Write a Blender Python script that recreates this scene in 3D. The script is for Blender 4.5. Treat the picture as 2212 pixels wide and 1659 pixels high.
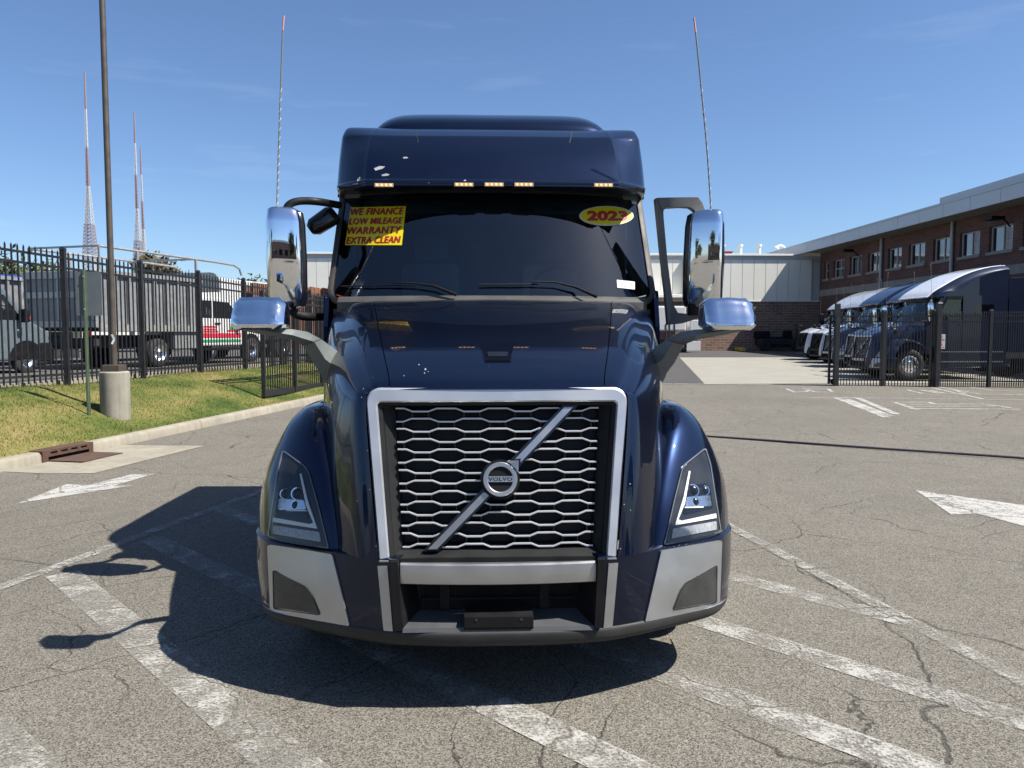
import bpy, bmesh, math, random
import numpy as np
from math import radians, sin, cos, pi, sqrt, atan2
from mathutils import Vector, Matrix
from mathutils.bvhtree import BVHTree
from mathutils.geometry import delaunay_2d_cdt
random.seed(7); np.random.seed(7)
for o in list(bpy.data.objects): bpy.data.objects.remove(o)
SC = bpy.context.scene
COL = SC.collection

# ------------------------------------------------------------------ camera
F, CX, CY = 1660.0, 1106.0, 829.5            # focal length and centre of a 2212 x 1659 frame
CAM = Vector((-0.071, -3.5, 1.70))
cam_data = bpy.data.cameras.new('camera'); cam = bpy.data.objects.new('camera', cam_data); COL.objects.link(cam)
cam.location = CAM
cam.rotation_euler = (pi/2 - radians(3.636), 0, -radians(2.17))
cam_data.sensor_width = 36.0; cam_data.lens = 36.0*F/2212.0
cam_data.clip_start = 0.05; cam_data.clip_end = 6000
SC.camera = cam
CAMR = cam.rotation_euler.to_matrix()

# ------------------------------------------------------------------ sky and sun
LIGHT = Vector((-1.0, 0.36, -1.47)).normalized()           # direction the sunlight travels
SUN_EL = math.asin(-LIGHT.z); SUN_AZ = atan2(-LIGHT.x, -LIGHT.y)
world = bpy.data.worlds.new('World'); SC.world = world; world.use_nodes = True
nt = world.node_tree; nt.nodes.clear()
w_out = nt.nodes.new('ShaderNodeOutputWorld'); w_bg = nt.nodes.new('ShaderNodeBackground')
sky = nt.nodes.new('ShaderNodeTexSky'); sky.sky_type = 'NISHITA'; sky.sun_disc = False
sky.sun_elevation = SUN_EL; sky.sun_rotation = SUN_AZ
sky.altitude = 50; sky.air_density = 0.9; sky.dust_density = 0.55; sky.ozone_density = 6.0
w_bg.inputs['Strength'].default_value = 0.074
# thin streaks of high cloud
tc = nt.nodes.new('ShaderNodeTexCoord'); mp = nt.nodes.new('ShaderNodeMapping')
mp.inputs['Scale'].default_value = (2.2, 2.2, 17.0); mp.inputs['Location'].default_value = (0.35, 0.0, 0.4)
nz = nt.nodes.new('ShaderNodeTexNoise'); nz.inputs['Scale'].default_value = 1.6; nz.inputs['Detail'].default_value = 7
nz.inputs['Roughness'].default_value = 0.55
cr_ = nt.nodes.new('ShaderNodeValToRGB'); cr_.color_ramp.elements[0].position = 0.60; cr_.color_ramp.elements[1].position = 0.82
cr_.color_ramp.elements[0].color = (0, 0, 0, 1); cr_.color_ramp.elements[1].color = (0.10, 0.10, 0.10, 1)
mx = nt.nodes.new('ShaderNodeMixRGB'); mx.inputs['Color2'].default_value = (7.0, 7.6, 8.4, 1)
nt.links.new(tc.outputs['Generated'], mp.inputs['Vector']); nt.links.new(mp.outputs['Vector'], nz.inputs['Vector'])
nt.links.new(nz.outputs['Fac'], cr_.inputs['Fac']); nt.links.new(cr_.outputs['Color'], mx.inputs['Fac'])
nt.links.new(sky.outputs['Color'], mx.inputs['Color1']); tn = nt.nodes.new('ShaderNodeMixRGB'); tn.blend_type = 'MULTIPLY'; tn.inputs['Fac'].default_value = 1.0; tn.inputs['Color2'].default_value = (1.0, 1.02, 1.05, 1)
nt.links.new(mx.outputs['Color'], tn.inputs['Color1']); nt.links.new(tn.outputs['Color'], w_bg.inputs['Color'])
nt.links.new(w_bg.outputs['Background'], w_out.inputs['Surface'])

sun_data = bpy.data.lights.new('sun', 'SUN'); sun_data.energy = 5.0; sun_data.angle = radians(0.53)
sun_data.color = (1.0, 0.955, 0.88)
sun = bpy.data.objects.new('sun', sun_data); COL.objects.link(sun)
sun.location = (20, -6, 30); sun.rotation_euler = LIGHT.to_track_quat('-Z', 'Y').to_euler()

SC.view_settings.view_transform = 'Standard'; SC.view_settings.look = 'None'
SC.view_settings.gamma = 1.0; SC.view_settings.use_curve_mapping = False
SC.view_settings.exposure = 1.0
SC.render.engine = 'CYCLES'
SC.cycles.max_bounces = 8; SC.cycles.transparent_max_bounces = 12
SC.cycles.sample_clamp_indirect = 6.0
# ------------------------------------------------------------------ helpers
def ray(px, py):
    d = CAMR @ Vector(((px-CX)/F, -(py-CY)/F, -1.0)); return d.normalized()
def at(px, py, Y):                      # point of the sight line that lies at depth Y
    d = ray(px, py); return CAM + d*((Y-CAM.y)/d.y)
def gz(y):                              # the lot rises gently towards the buildings
    t = max(0.0, y-4.0); return 0.0095*(t if t > 4 else t*t/8.0 + 0.0) if t <= 4 else 0.0095*(t-2.0)
def ground(px, py, z0=0.0, slope=True):
    d = ray(px, py); z = z0
    for i in range(14):
        p = CAM + d*((z-CAM.z)/d.z)
        z = z0 + (gz(p.y) if slope else 0)
    return p
def tag(o, label=None, cat=None, group=None, kind=None):
    if label: o['label'] = label
    if cat: o['category'] = cat
    if group: o['group'] = group
    if kind: o['kind'] = kind
    return o
def thing(name, label, cat, loc=(0, 0, 0), rotz=0.0, group=None, scale=1.0):
    o = bpy.data.objects.new(name, None); COL.objects.link(o)
    o.location = loc; o.rotation_euler = (0, 0, rotz); o.scale = (scale,)*3
    o.empty_display_size = 0.3
    return tag(o, label, cat, group)
def link(name, me, mat=None, parent=None, loc=None, rot=None):
    o = bpy.data.objects.new(name, me); COL.objects.link(o)
    if mat is not None and len(me.materials) == 0: me.materials.append(mat)
    elif mat is not None and me.materials[0] is not mat:
        o.material_slots[0].link = 'OBJECT'; o.material_slots[0].material = mat
    if parent is not None: o.parent = parent
    if loc is not None: o.location = loc
    if rot is not None: o.rotation_euler = rot
    return o
def struct(name, me, mat, parent=None):
    o = link(name, me, mat, parent)
    if parent is None: o['kind'] = 'structure'
    return o
def pmesh(verts, faces, smooth=None, name='m'):
    me = bpy.data.meshes.new(name); me.from_pydata([tuple(v) for v in verts], [], faces); me.validate(); me.update()
    if smooth is not None:
        me.polygons.foreach_set('use_smooth', [True]*len(me.polygons))
        me.set_sharp_from_angle(angle=radians(smooth))
    return me
class MB:
    """collects simple shapes into one mesh"""
    def __init__(s): s.v = []; s.f = []
    def add(s, vs, fs):
        n = len(s.v); s.v += [tuple(v) for v in vs]; s.f += [tuple(i+n for i in f) for f in fs]; return s
    def box(s, a, b, M=None):
        x0, y0, z0 = a; x1, y1, z1 = b
        vs = [Vector(p) for p in ((x0,y0,z0),(x1,y0,z0),(x1,y1,z0),(x0,y1,z0),(x0,y0,z1),(x1,y0,z1),(x1,y1,z1),(x0,y1,z1))]
        if M is not None: vs = [M @ v for v in vs]
        return s.add(vs, [(0,3,2,1),(4,5,6,7),(0,1,5,4),(1,2,6,5),(2,3,7,6),(3,0,4,7)])
    def bbox(s, a, b, r=0.01, M=None):          # box with chamfered edges
        bm = bmesh.new(); bmesh.ops.create_cube(bm, size=1)
        a = Vector(a); b = Vector(b); c = (a+b)/2; d = b-a
        for v in bm.verts: v.co = Vector((c.x+v.co.x*d.x, c.y+v.co.y*d.y, c.z+v.co.z*d.z))
        bmesh.ops.bevel(bm, geom=list(bm.edges), offset=r, segments=2, affect='EDGES', profile=0.6)
        bm.verts.index_update(); vs = [v.co.copy() for v in bm.verts]; fs = [[v.index for v in f.verts] for f in bm.faces]; bm.free()
        if M is not None: vs = [M @ v for v in vs]
        return s.add(vs, fs)
    def tube(s, pts, r, n=10, cap=True):
        pts = [Vector(p) for p in pts]; rings = []; up = None
        rr = r if isinstance(r, (list, tuple)) else [r]*len(pts)
        for i, p in enumerate(pts):
            t = (pts[min(i+1, len(pts)-1)] - pts[max(i-1, 0)]).normalized()
            if up is None:
                up = Vector((0, 0, 1)) if abs(t.z) < 0.9 else Vector((1, 0, 0))
            a = t.cross(up).normalized(); up2 = a.cross(t).normalized(); up = up2
            rings.append([p + (a*cos(2*pi*k/n) + up2*sin(2*pi*k/n))*rr[i] for k in range(n)])
        vs = [v for ring in rings for v in ring]; fs = []
        for i in range(len(pts)-1):
            for k in range(n): fs.append((i*n+k, i*n+(k+1) % n, (i+1)*n+(k+1) % n, (i+1)*n+k))
        if cap: fs.append(tuple(range(n-1, -1, -1))); fs.append(tuple((len(pts)-1)*n+k for k in range(n)))
        return s.add(vs, fs)
    def bar(s, a, b, w, h, up=(0, 0, 1)):       # rectangular bar from a to b
        a = Vector(a); b = Vector(b); t = (b-a).normalized(); up = Vector(up)
        if abs(t.dot(up)) > 0.95: up = Vector((1, 0, 0))
        x = t.cross(up).normalized()*w/2; y = x.cross(t).normalized()*h/2
        vs = [a-x-y, a+x-y, a+x+y, a-x+y, b-x-y, b+x-y, b+x+y, b-x+y]
        return s.add(vs, [(0,3,2,1),(4,5,6,7),(0,1,5,4),(1,2,6,5),(2,3,7,6),(3,0,4,7)])
    def prism(s, poly, a, b, axis='y'):         # polygon (p,q) extruded a..b along an axis
        n = len(poly)
        def P(p, q, w): return {'y': (p, w, q), 'x': (w, p, q), 'z': (p, q, w)}[axis]
        vs = [P(p, q, a) for p, q in poly] + [P(p, q, b) for p, q in poly]
        fs = [tuple(range(n)), tuple(range(2*n-1, n-1, -1))] + [(i, i+n, (i+1) % n+n, (i+1) % n) for i in range(n)]
        return s.add(vs, fs)
    def lathe(s, prof, n=32, axis='x', c=(0, 0, 0)):   # profile (along axis, radius)
        vs = []; m = len(prof)
        for k in range(n):
            a = 2*pi*k/n
            for (u, r) in prof:
                p = {'x': (u, r*cos(a), r*sin(a)), 'y': (r*cos(a), u, r*sin(a)), 'z': (r*cos(a), r*sin(a), u)}[axis]
                vs.append((p[0]+c[0], p[1]+c[1], p[2]+c[2]))
        fs = [(k*m+i, k*m+i+1, ((k+1) % n)*m+i+1, ((k+1) % n)*m+i) for k in range(n) for i in range(m-1)]
        return s.add(vs, fs)
    def grid(s, rows):
        nr = len(rows); nc = len(rows[0])
        return s.add([p for r in rows for p in r], [(i*nc+j, i*nc+j+1, (i+1)*nc+j+1, (i+1)*nc+j) for i in range(nr-1) for j in range(nc-1)])
    def mesh(s, smooth=None, fix=True):
        me = pmesh(s.v, s.f, None)
        if fix:
            bm = bmesh.new(); bm.from_mesh(me); bmesh.ops.recalc_face_normals(bm, faces=bm.faces); bm.to_mesh(me); bm.free()
        if smooth is not None:
            me.polygons.foreach_set('use_smooth', [True]*len(me.polygons)); me.set_sharp_from_angle(angle=radians(smooth))
        return me
def cr(pts, n, closed=False):           # Catmull-Rom through points
    pts = [Vector(p) for p in pts]; out = []; m = len(pts)
    segs = m if closed else m-1
    for i in range(segs):
        p1 = pts[i]; p2 = pts[(i+1) % m]
        p0 = pts[i-1] if (i > 0 or closed) else p1*2-p2
        p3 = pts[(i+2) % m] if (i+2 < m or closed) else p2*2-p1
        for k in range(n):
            t = k/n; t2 = t*t; t3 = t2*t
            out.append(0.5*((2*p1) + (p2-p0)*t + (2*p0-5*p1+4*p2-p3)*t2 + (3*p1-p0-3*p2+p3)*t3))
    if not closed: out.append(pts[-1].copy())
    return out
def tensor(rows, nu, nv):
    a = [cr(r, nu) for r in rows]
    cols = [cr([a[i][j] for i in range(len(a))], nv) for j in range(len(a[0]))]
    return [[cols[j][i] for j in range(len(cols))] for i in range(len(cols[0]))]
def gridmesh(rows, smooth=40, flip=False, thick=0.0, fix=False):
    nr = len(rows); nc = len(rows[0]); vs = [p for r in rows for p in r]
    fs = [(i*nc+j, i*nc+j+1, (i+1)*nc+j+1, (i+1)*nc+j) for i in range(nr-1) for j in range(nc-1)]
    if flip: fs = [f[::-1] for f in fs]
    return pmesh(vs, fs, smooth)
def mirror_mesh(me):
    vs = [(-v.co.x, v.co.y, v.co.z) for v in me.vertices]; fs = [tuple(reversed(p.vertices)) for p in me.polygons]
    m2 = pmesh(vs, fs, 40 if any(p.use_smooth for p in me.polygons) else None)
    for m in me.materials: m2.materials.append(m)
    return m2
def bvh_of(*meshes):
    vs = []; fs = []
    for me in meshes:
        n = len(vs); vs += [v.co.copy() for v in me.vertices]; fs += [[i+n for i in p.vertices] for p in me.polygons]
    return BVHTree.FromPolygons(vs, fs)
def hit(bvh, px, py):
    d = ray(px, py); loc, nor, idx, dist = bvh.ray_cast(CAM, d)
    if loc is None:                     # just past the edge: nearest point of the surface to the sight line
        p = CAM + d*4.5
        for k in range(6):
            q, nor, idx, dist = bvh.find_nearest(p); p = CAM + d*max(0.1, (q-CAM).dot(d))
        loc = q
    return loc, nor
def resample(poly, step):
    out = []; n = len(poly)
    for i in range(n):
        a = Vector(poly[i]); b = Vector(poly[(i+1) % n]); k = max(1, int((b-a).length/step))
        out += [a+(b-a)*t/k for t in range(k)]
    return out
def round_poly(poly, r, n=5):           # rounds the corners of a 2-D polygon
    out = []; m = len(poly)
    for i in range(m):
        p = Vector(poly[i]); a = Vector(poly[i-1]); b = Vector(poly[(i+1) % m])
        ri = r[i] if isinstance(r, (list, tuple)) else r
        ra = min(ri, (a-p).length*0.45, (b-p).length*0.45)
        p0 = p+(a-p).normalized()*ra; p1 = p+(b-p).normalized()*ra
        for k in range(n+1):
            t = k/n; out.append(p0*(1-t)**2 + p*2*t*(1-t) + p1*t*t)
    return out
def fill_poly(poly, step):
    pts = resample(poly, step); nb = len(pts)
    x0 = min(p.x for p in pts); x1 = max(p.x for p in pts); y0 = min(p.y for p in pts); y1 = max(p.y for p in pts)
    def inside(q):
        c = False; j = nb-1
        for i in range(nb):
            a = pts[i]; b = pts[j]
            if (a.y > q.y) != (b.y > q.y) and q.x < (b.x-a.x)*(q.y-a.y)/(b.y-a.y+1e-12)+a.x: c = not c
            j = i
        return c
    inn = []; y = y0+step*0.5
    while y < y1:
        x = x0+step*0.5
        while x < x1:
            q = Vector((x, y))
            if inside(q) and min((q-p).length_squared for p in pts) > (step*0.45)**2: inn.append(q)
            x += step
        y += step
    allp = pts+inn
    vs, es, fs, *_ = delaunay_2d_cdt(allp, [], [list(range(nb))], 1, 1e-6)
    return vs, fs, nb
def patch(poly, bvh, off, thick=0.012, step=8.0, smooth=50):
    """a panel that lies on a surface: outline seen from the front, laid on the surface, proud by off"""
    vs, fs, nb = fill_poly(poly, step)
    top = []
    for v in vs:
        loc, nor = hit(bvh, v.x, v.y)
        if loc is None:
            q = min(vs, key=lambda w: 1e9 if hit(bvh, w.x, w.y)[0] is None else (w-v).length)
            loc, nor = hit(bvh, q.x, q.y)
        if nor.dot(ray(v.x, v.y)) > 0: nor = -nor
        top.append((loc+nor*off, nor))
    V = [p for p, n in top]; FS = [tuple(f) for f in fs]
    edges = {}
    for f in FS:
        for i in range(len(f)):
            a, b = f[i], f[(i+1) % len(f)]; edges[(a, b)] = True
    bnd = [(a, b) for (a, b) in edges if (b, a) not in edges]
    back = {}
    for a, b in bnd:
        for i in (a, b):
            if i not in back: back[i] = len(V); V.append(top[i][0]-top[i][1]*thick)
    FS += [(b, a, back[a], back[b]) for a, b in bnd]
    me = pmesh(V, FS, None)
    bm = bmesh.new(); bm.from_mesh(me); bmesh.ops.recalc_face_normals(bm, faces=bm.faces); bm.to_mesh(me); bm.free()
    me.polygons.foreach_set('use_smooth', [True]*len(me.polygons)); me.set_sharp_from_angle(angle=radians(smooth))
    return me
def text_mesh(s, size=1.0, shear=0.0, bold=0.0, spacing=1.0, extrude=0.0):
    cu = bpy.data.curves.new('t', 'FONT'); cu.body = s; cu.size = size; cu.shear = shear; cu.offset = bold
    cu.align_x = 'CENTER'; cu.align_y = 'CENTER'; cu.space_character = spacing; cu.extrude = extrude; cu.resolution_u = 3
    ob = bpy.data.objects.new('t', cu); COL.objects.link(ob)
    dg = bpy.context.evaluated_depsgraph_get(); me = bpy.data.meshes.new_from_object(ob.evaluated_get(dg))
    bpy.data.objects.remove(ob); bpy.data.curves.remove(cu); me.materials.clear()
    return me
def text_fit(s, w, h, **k):             # text mesh scaled to a w x h box around the origin
    me = text_mesh(s, **k); xs = [v.co.x for v in me.vertices]; ys = [v.co.y for v in me.vertices]
    cx = (min(xs)+max(xs))/2; cy = (min(ys)+max(ys))/2; sx = w/(max(xs)-min(xs)); sy = h/(max(ys)-min(ys))
    for v in me.vertices: v.co = Vector(((v.co.x-cx)*sx, (v.co.y-cy)*sy, v.co.z))
    return me
def superloft(secs, n=28, cap=True, smooth=45):
    """sections (centre, axis_u, axis_v, exponent): superellipse rings joined in order"""
    vs = []; fs = []
    for (c, U, V, e) in secs:
        c = Vector(c); U = Vector(U); V = Vector(V)
        for k in range(n):
            a = 2*pi*k/n; ca, sa = cos(a), sin(a)
            vs.append(c + U*(math.copysign(abs(ca)**(2/e), ca)) + V*(math.copysign(abs(sa)**(2/e), sa)))
    for i in range(len(secs)-1):
        for k in range(n): fs.append((i*n+k, i*n+(k+1) % n, (i+1)*n+(k+1) % n, (i+1)*n+k))
    if cap: fs.append(tuple(range(n-1, -1, -1))); fs.append(tuple((len(secs)-1)*n+k for k in range(n)))
    mb = MB(); mb.add(vs, fs); return mb.mesh(smooth)

# ------------------------------------------------------------------ materials
def _nodes(name):
    m = bpy.data.materials.new(name); m.use_nodes = True; t = m.node_tree
    b = t.nodes['Principled BSDF']; return m, t, b
def pmat(name, col, rough=0.5, metal=0.0, coat=0.0, coat_rough=0.03, spec=0.5, var=0.12, scale=6.0, rvar=0.1, bump=0.0, bscale=80.0, emit=None):
    """paint-like material: a base colour with slight blotches and uneven roughness"""
    m, t, b = _nodes(name); L = t.links
    tcn = t.nodes.new('ShaderNodeTexCoord')
    n = t.nodes.new('ShaderNodeTexNoise'); n.inputs['Scale'].default_value = scale; n.inputs['Detail'].default_value = 6
    L.new(tcn.outputs['Object'], n.inputs['Vector'])
    mr = t.nodes.new('ShaderNodeMapRange'); mr.inputs['To Min'].default_value = 1-var; mr.inputs['To Max'].default_value = 1+var
    mr.inputs['From Min'].default_value = 0.3; mr.inputs['From Max'].default_value = 0.7
    L.new(n.outputs['Fac'], mr.inputs['Value'])
    mul = t.nodes.new('ShaderNodeVectorMath'); mul.operation = 'MULTIPLY'; mul.inputs[0].default_value = col[:3]
    cmb = t.nodes.new('ShaderNodeCombineXYZ')
    for i in range(3): L.new(mr.outputs['Result'], cmb.inputs[i])
    L.new(cmb.outputs['Vector'], mul.inputs[1]); L.new(mul.outputs['Vector'], b.inputs['Base Color'])
    r2 = t.nodes.new('ShaderNodeMapRange'); r2.inputs['To Min'].default_value = max(0.0, rough-rvar); r2.inputs['To Max'].default_value = min(1.0, rough+rvar)
    r2.inputs['From Min'].default_value = 0.3; r2.inputs['From Max'].default_value = 0.7
    L.new(n.outputs['Fac'], r2.inputs['Value']); L.new(r2.outputs['Result'], b.inputs['Roughness'])
    b.inputs['Metallic'].default_value = metal; b.inputs['Coat Weight'].default_value = coat
    b.inputs['Coat Roughness'].default_value = coat_rough; b.inputs['Specular IOR Level'].default_value = spec
    if bump > 0:
        n2 = t.nodes.new('ShaderNodeTexNoise'); n2.inputs['Scale'].default_value = bscale; n2.inputs['Detail'].default_value = 4
        L.new(tcn.outputs['Object'], n2.inputs['Vector'])
        bp = t.nodes.new('ShaderNodeBump'); bp.inputs['Strength'].default_value = bump; bp.inputs['Distance'].default_value = 0.02
        L.new(n2.outputs['Fac'], bp.inputs['Height']); L.new(bp.outputs['Normal'], b.inputs['Normal'])
    if emit:
        b.inputs['Emission Color'].default_value = (*emit[0], 1); b.inputs['Emission Strength'].default_value = emit[1]
    return m
def truck_paint(name, col, chips=True):
    m, t, b = _nodes(name); L = t.links
    tcn = t.nodes.new('ShaderNodeTexCoord')
    fl = t.nodes.new('ShaderNodeTexNoise'); fl.inputs['Scale'].default_value = 900; fl.inputs['Detail'].default_value = 1
    L.new(tcn.outputs['Object'], fl.inputs['Vector'])
    mr = t.nodes.new('ShaderNodeMapRange'); mr.inputs['From Min'].default_value = 0.35; mr.inputs['From Max'].default_value = 0.75
    mr.inputs['To Min'].default_value = 0.75; mr.inputs['To Max'].default_value = 1.7
    L.new(fl.outputs['Fac'], mr.inputs['Value'])
    cmb = t.nodes.new('ShaderNodeCombineXYZ')
    for i in range(3): L.new(mr.outputs['Result'], cmb.inputs[i])
    mul = t.nodes.new('ShaderNodeVectorMath'); mul.operation = 'MULTIPLY'; mul.inputs[0].default_value = col
    L.new(cmb.outputs['Vector'], mul.inputs[1])
    # road dust film
    du = t.nodes.new('ShaderNodeTexNoise'); du.inputs['Scale'].default_value = 2.5; du.inputs['Detail'].default_value = 8; du.inputs['Roughness'].default_value = 0.65
    L.new(tcn.outputs['Object'], du.inputs['Vector'])
    dm = t.nodes.new('ShaderNodeMapRange'); dm.inputs['From Min'].default_value = 0.42; dm.inputs['From Max'].default_value = 0.8
    dm.inputs['To Min'].default_value = 0.0; dm.inputs['To Max'].default_value = 0.014
    L.new(du.outputs['Fac'], dm.inputs['Value'])
    mix = t.nodes.new('ShaderNodeMixRGB'); mix.inputs['Color2'].default_value = (0.30, 0.28, 0.25, 1)
    L.new(mul.outputs['Vector'], mix.inputs['Color1']); L.new(dm.outputs['Result'], mix.inputs['Fac'])
    # stone chips
    vo = t.nodes.new('ShaderNodeTexVoronoi'); vo.inputs['Scale'].default_value = 26; vo.inputs['Randomness'].default_value = 1
    L.new(tcn.outputs['Object'], vo.inputs['Vector'])
    big = t.nodes.new('ShaderNodeTexNoise'); big.inputs['Scale'].default_value = 3.1; big.inputs['Detail'].default_value = 2
    L.new(tcn.outputs['Object'], big.inputs['Vector'])
    sub = t.nodes.new('ShaderNodeMath'); sub.operation = 'MULTIPLY_ADD'; sub.inputs[1].default_value = 0.20; sub.inputs[2].default_value = -0.063
    L.new(big.outputs['Fac'], sub.inputs[0])
    lt = t.nodes.new('ShaderNodeMath'); lt.operation = 'LESS_THAN'; L.new(vo.outputs['Distance'], lt.inputs[0]); L.new(sub.outputs[0], lt.inputs[1])
    sel = t.nodes.new('ShaderNodeSeparateColor'); L.new(vo.outputs['Color'], sel.inputs[0])
    gt = t.nodes.new('ShaderNodeMath'); gt.operation = 'GREATER_THAN'; gt.inputs[1].default_value = 0.955; L.new(sel.outputs[0], gt.inputs[0])
    both = t.nodes.new('ShaderNodeMath'); both.operation = 'MULTIPLY'; L.new(lt.outputs[0], both.inputs[0]); L.new(gt.outputs[0], both.inputs[1])
    mix2 = t.nodes.new('ShaderNodeMixRGB'); mix2.inputs['Color2'].default_value = (0.35, 0.36, 0.37, 1)
    L.new(mix.outputs['Color'], mix2.inputs['Color1'])
    if chips: L.new(both.outputs[0], mix2.inputs['Fac'])
    else: mix2.inputs['Fac'].default_value = 0
    L.new(mix2.outputs['Color'], b.inputs['Base Color'])
    inv = t.nodes.new('ShaderNodeMath'); inv.operation = 'MULTIPLY_ADD'; inv.inputs[1].default_value = -0.9; inv.inputs[2].default_value = 0.9
    if chips: L.new(both.outputs[0], inv.inputs[0])
    L.new(inv.outputs[0], b.inputs['Metallic'])
    b.inputs['Roughness'].default_value = 0.36; b.inputs['Coat Weight'].default_value = 0.9; b.inputs['Coat IOR'].default_value = 1.46
    cr2 = t.nodes.new('ShaderNodeMapRange'); cr2.inputs['To Min'].default_value = 0.0; cr2.inputs['To Max'].default_value = 0.03
    L.new(du.outputs['Fac'], cr2.inputs['Value']); L.new(cr2.outputs['Result'], b.inputs['Coat Roughness'])
    return m
def glass_mat(name, tint=(0.45, 0.55, 0.55), rough=0.0, ior=1.5):
    m = bpy.data.materials.new(name); m.use_nodes = True; t = m.node_tree; t.nodes.clear(); L = t.links
    o = t.nodes.new('ShaderNodeOutputMaterial'); mix = t.nodes.new('ShaderNodeMixShader'); fr = t.nodes.new('ShaderNodeFresnel'); fr.inputs['IOR'].default_value = ior
    tr = t.nodes.new('ShaderNodeBsdfTransparent'); tr.inputs['Color'].default_value = (*tint, 1)
    gl = t.nodes.new('ShaderNodeBsdfGlossy'); gl.inputs['Roughness'].default_value = rough; gl.inputs['Color'].default_value = (1, 1, 1, 1)
    L.new(fr.outputs['Fac'], mix.inputs['Fac']); L.new(tr.outputs[0], mix.inputs[1]); L.new(gl.outputs[0], mix.inputs[2]); L.new(mix.outputs[0], o.inputs['Surface'])
    return m
M = {}
M['navy'] = truck_paint('navy_metallic_paint', (0.0014, 0.0075, 0.030))
M['navy_far'] = truck_paint('navy_paint', (0.0014, 0.0070, 0.026), chips=False)
M['white_paint'] = pmat('white_truck_paint', (0.50, 0.51, 0.53), 0.3, coat=1, var=0.04)
M['silver'] = pmat('silver_trim_paint', (0.44, 0.445, 0.45), 0.38, metal=0.88, coat=0.35, coat_rough=0.15, var=0.05, rvar=0.08)
M['frame_silver'] = pmat('satin_silver_frame', (0.54, 0.55, 0.57), 0.40, metal=0.65, coat=0.3, coat_rough=0.2, var=0.04, rvar=0.06)
M['chrome'] = pmat('chrome', (0.82, 0.84, 0.87), 0.035, metal=1.0, var=0.03, rvar=0.03)
M['bar_chrome'] = pmat('satin_chrome', (0.60, 0.61, 0.63), 0.33, metal=0.45, var=0.05)
M['black'] = pmat('black_plastic', (0.007, 0.007, 0.0075), 0.55, spec=0.22, var=0.25, rvar=0.15)
M['black_gloss'] = pmat('gloss_black_plastic', (0.008, 0.008, 0.010), 0.18, var=0.2)
M['grey_plastic'] = pmat('grey_moulded_plastic', (0.165, 0.182, 0.172), 0.58, var=0.12, bump=0.25, bscale=500)
M['bracket_grey'] = pmat('bracket_grey_plastic', (0.13, 0.125, 0.115), 0.55, var=0.15, bump=0.2, bscale=400)
M['bumper_grey'] = pmat('charcoal_bumper_plastic', (0.010, 0.0105, 0.011), 0.58, spec=0.25, var=0.2, bump=0.15, bscale=500)
M['step_grey'] = pmat('grey_step_plastic', (0.055, 0.057, 0.060), 0.55, var=0.15)
M['lip_grey'] = pmat('lower_bumper_plastic', (0.030, 0.030, 0.029), 0.6, spec=0.3, var=0.2)
M['rubber'] = pmat('rubber_seal', (0.018, 0.018, 0.018), 0.6, var=0.3)
M['tyre'] = pmat('tyre_rubber', (0.022, 0.021, 0.020), 0.85, var=0.35, scale=14, bump=0.3, bscale=60)
M['alu'] = pmat('polished_aluminium', (0.75, 0.75, 0.76), 0.22, metal=1.0, var=0.1, rvar=0.12)
M['frame_dark'] = pmat('chassis_paint', (0.020, 0.020, 0.022), 0.7, var=0.4)
M['interior'] = pmat('interior_trim', (0.11, 0.13, 0.13), 0.75, var=0.2)
M['interior_light'] = pmat('headliner_fabric', (0.10, 0.105, 0.105), 0.9, var=0.1)
M['glass'] = glass_mat('windshield_glass', (0.66, 0.78, 0.77), 0.0, 1.85)
M['dark_glass'] = glass_mat('tinted_window_glass', (0.50, 0.58, 0.58))
M['lens'] = glass_mat('headlamp_lens', (0.95, 0.96, 0.97), 0.0, 1.28)
M['lamp_dark'] = pmat('lamp_housing', (0.020, 0.022, 0.028), 0.35, var=0.2)
M['drl'] = pmat('light_guide_plastic', (0.80, 0.80, 0.74), 0.25, var=0.04)
M['reflector'] = pmat('lamp_reflector', (0.60, 0.60, 0.62), 0.16, metal=0.95, var=0.1, scale=40)
M['indicator'] = pmat('indicator_lens', (0.34, 0.34, 0.35), 0.35, var=0.25, scale=60, coat=0.5)
M['amber'] = pmat('amber_marker_lens', (0.55, 0.40, 0.34), 0.3, var=0.1, emit=((1.0, 0.45, 0.12), 0.06))
M['led'] = pmat('lit_led', (0.9, 0.5, 0.1), 0.4, var=0.0, emit=((1.0, 0.42, 0.06), 1.6))
M['fog_glass'] = pmat('fog_lamp_cover', (0.030, 0.031, 0.030), 0.30, var=0.25, scale=12, coat=0.4, coat_rough=0.3)
M['yellow'] = pmat('yellow_sticker', (0.60, 0.48, 0.0), 0.45, var=0.03)
M['red_print'] = pmat('red_print', (0.42, 0.008, 0.012), 0.5, var=0.03)
M['dark_print'] = pmat('dark_print', (0.10, 0.02, 0.02), 0.5, var=0.03)
M['paper'] = pmat('white_paper', (0.45, 0.48, 0.47), 0.7, var=0.04)
M['pencil'] = pmat('grey_ink', (0.25, 0.30, 0.30), 0.8, var=0.2)
# ------------------------------------------------------------------ the tractor truck (front at y=0, facing -y, centre x=0)
SPEC = []          # (name, mesh, role, parent index, label, variants)
def P(name, me, role, parent=None, label=None, only=None):
    SPEC.append((name, me, role, parent, label, only)); return len(SPEC)-1
def P2(name, me, role, parent=None, label=None, only=None):      # a part and its mirror image
    a = P(name, me, role, parent, label, only)
    pm = parent if parent is None or not isinstance(parent, tuple) else parent
    b = P(name, mirror_mesh(me), role, parent, label, only); return a, b
def sym(cols):     # half profile, centre first -> full profile
    return [Vector((-p[0], p[1], p[2])) for p in cols[:0:-1]] + [Vector(p) for p in cols]

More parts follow.
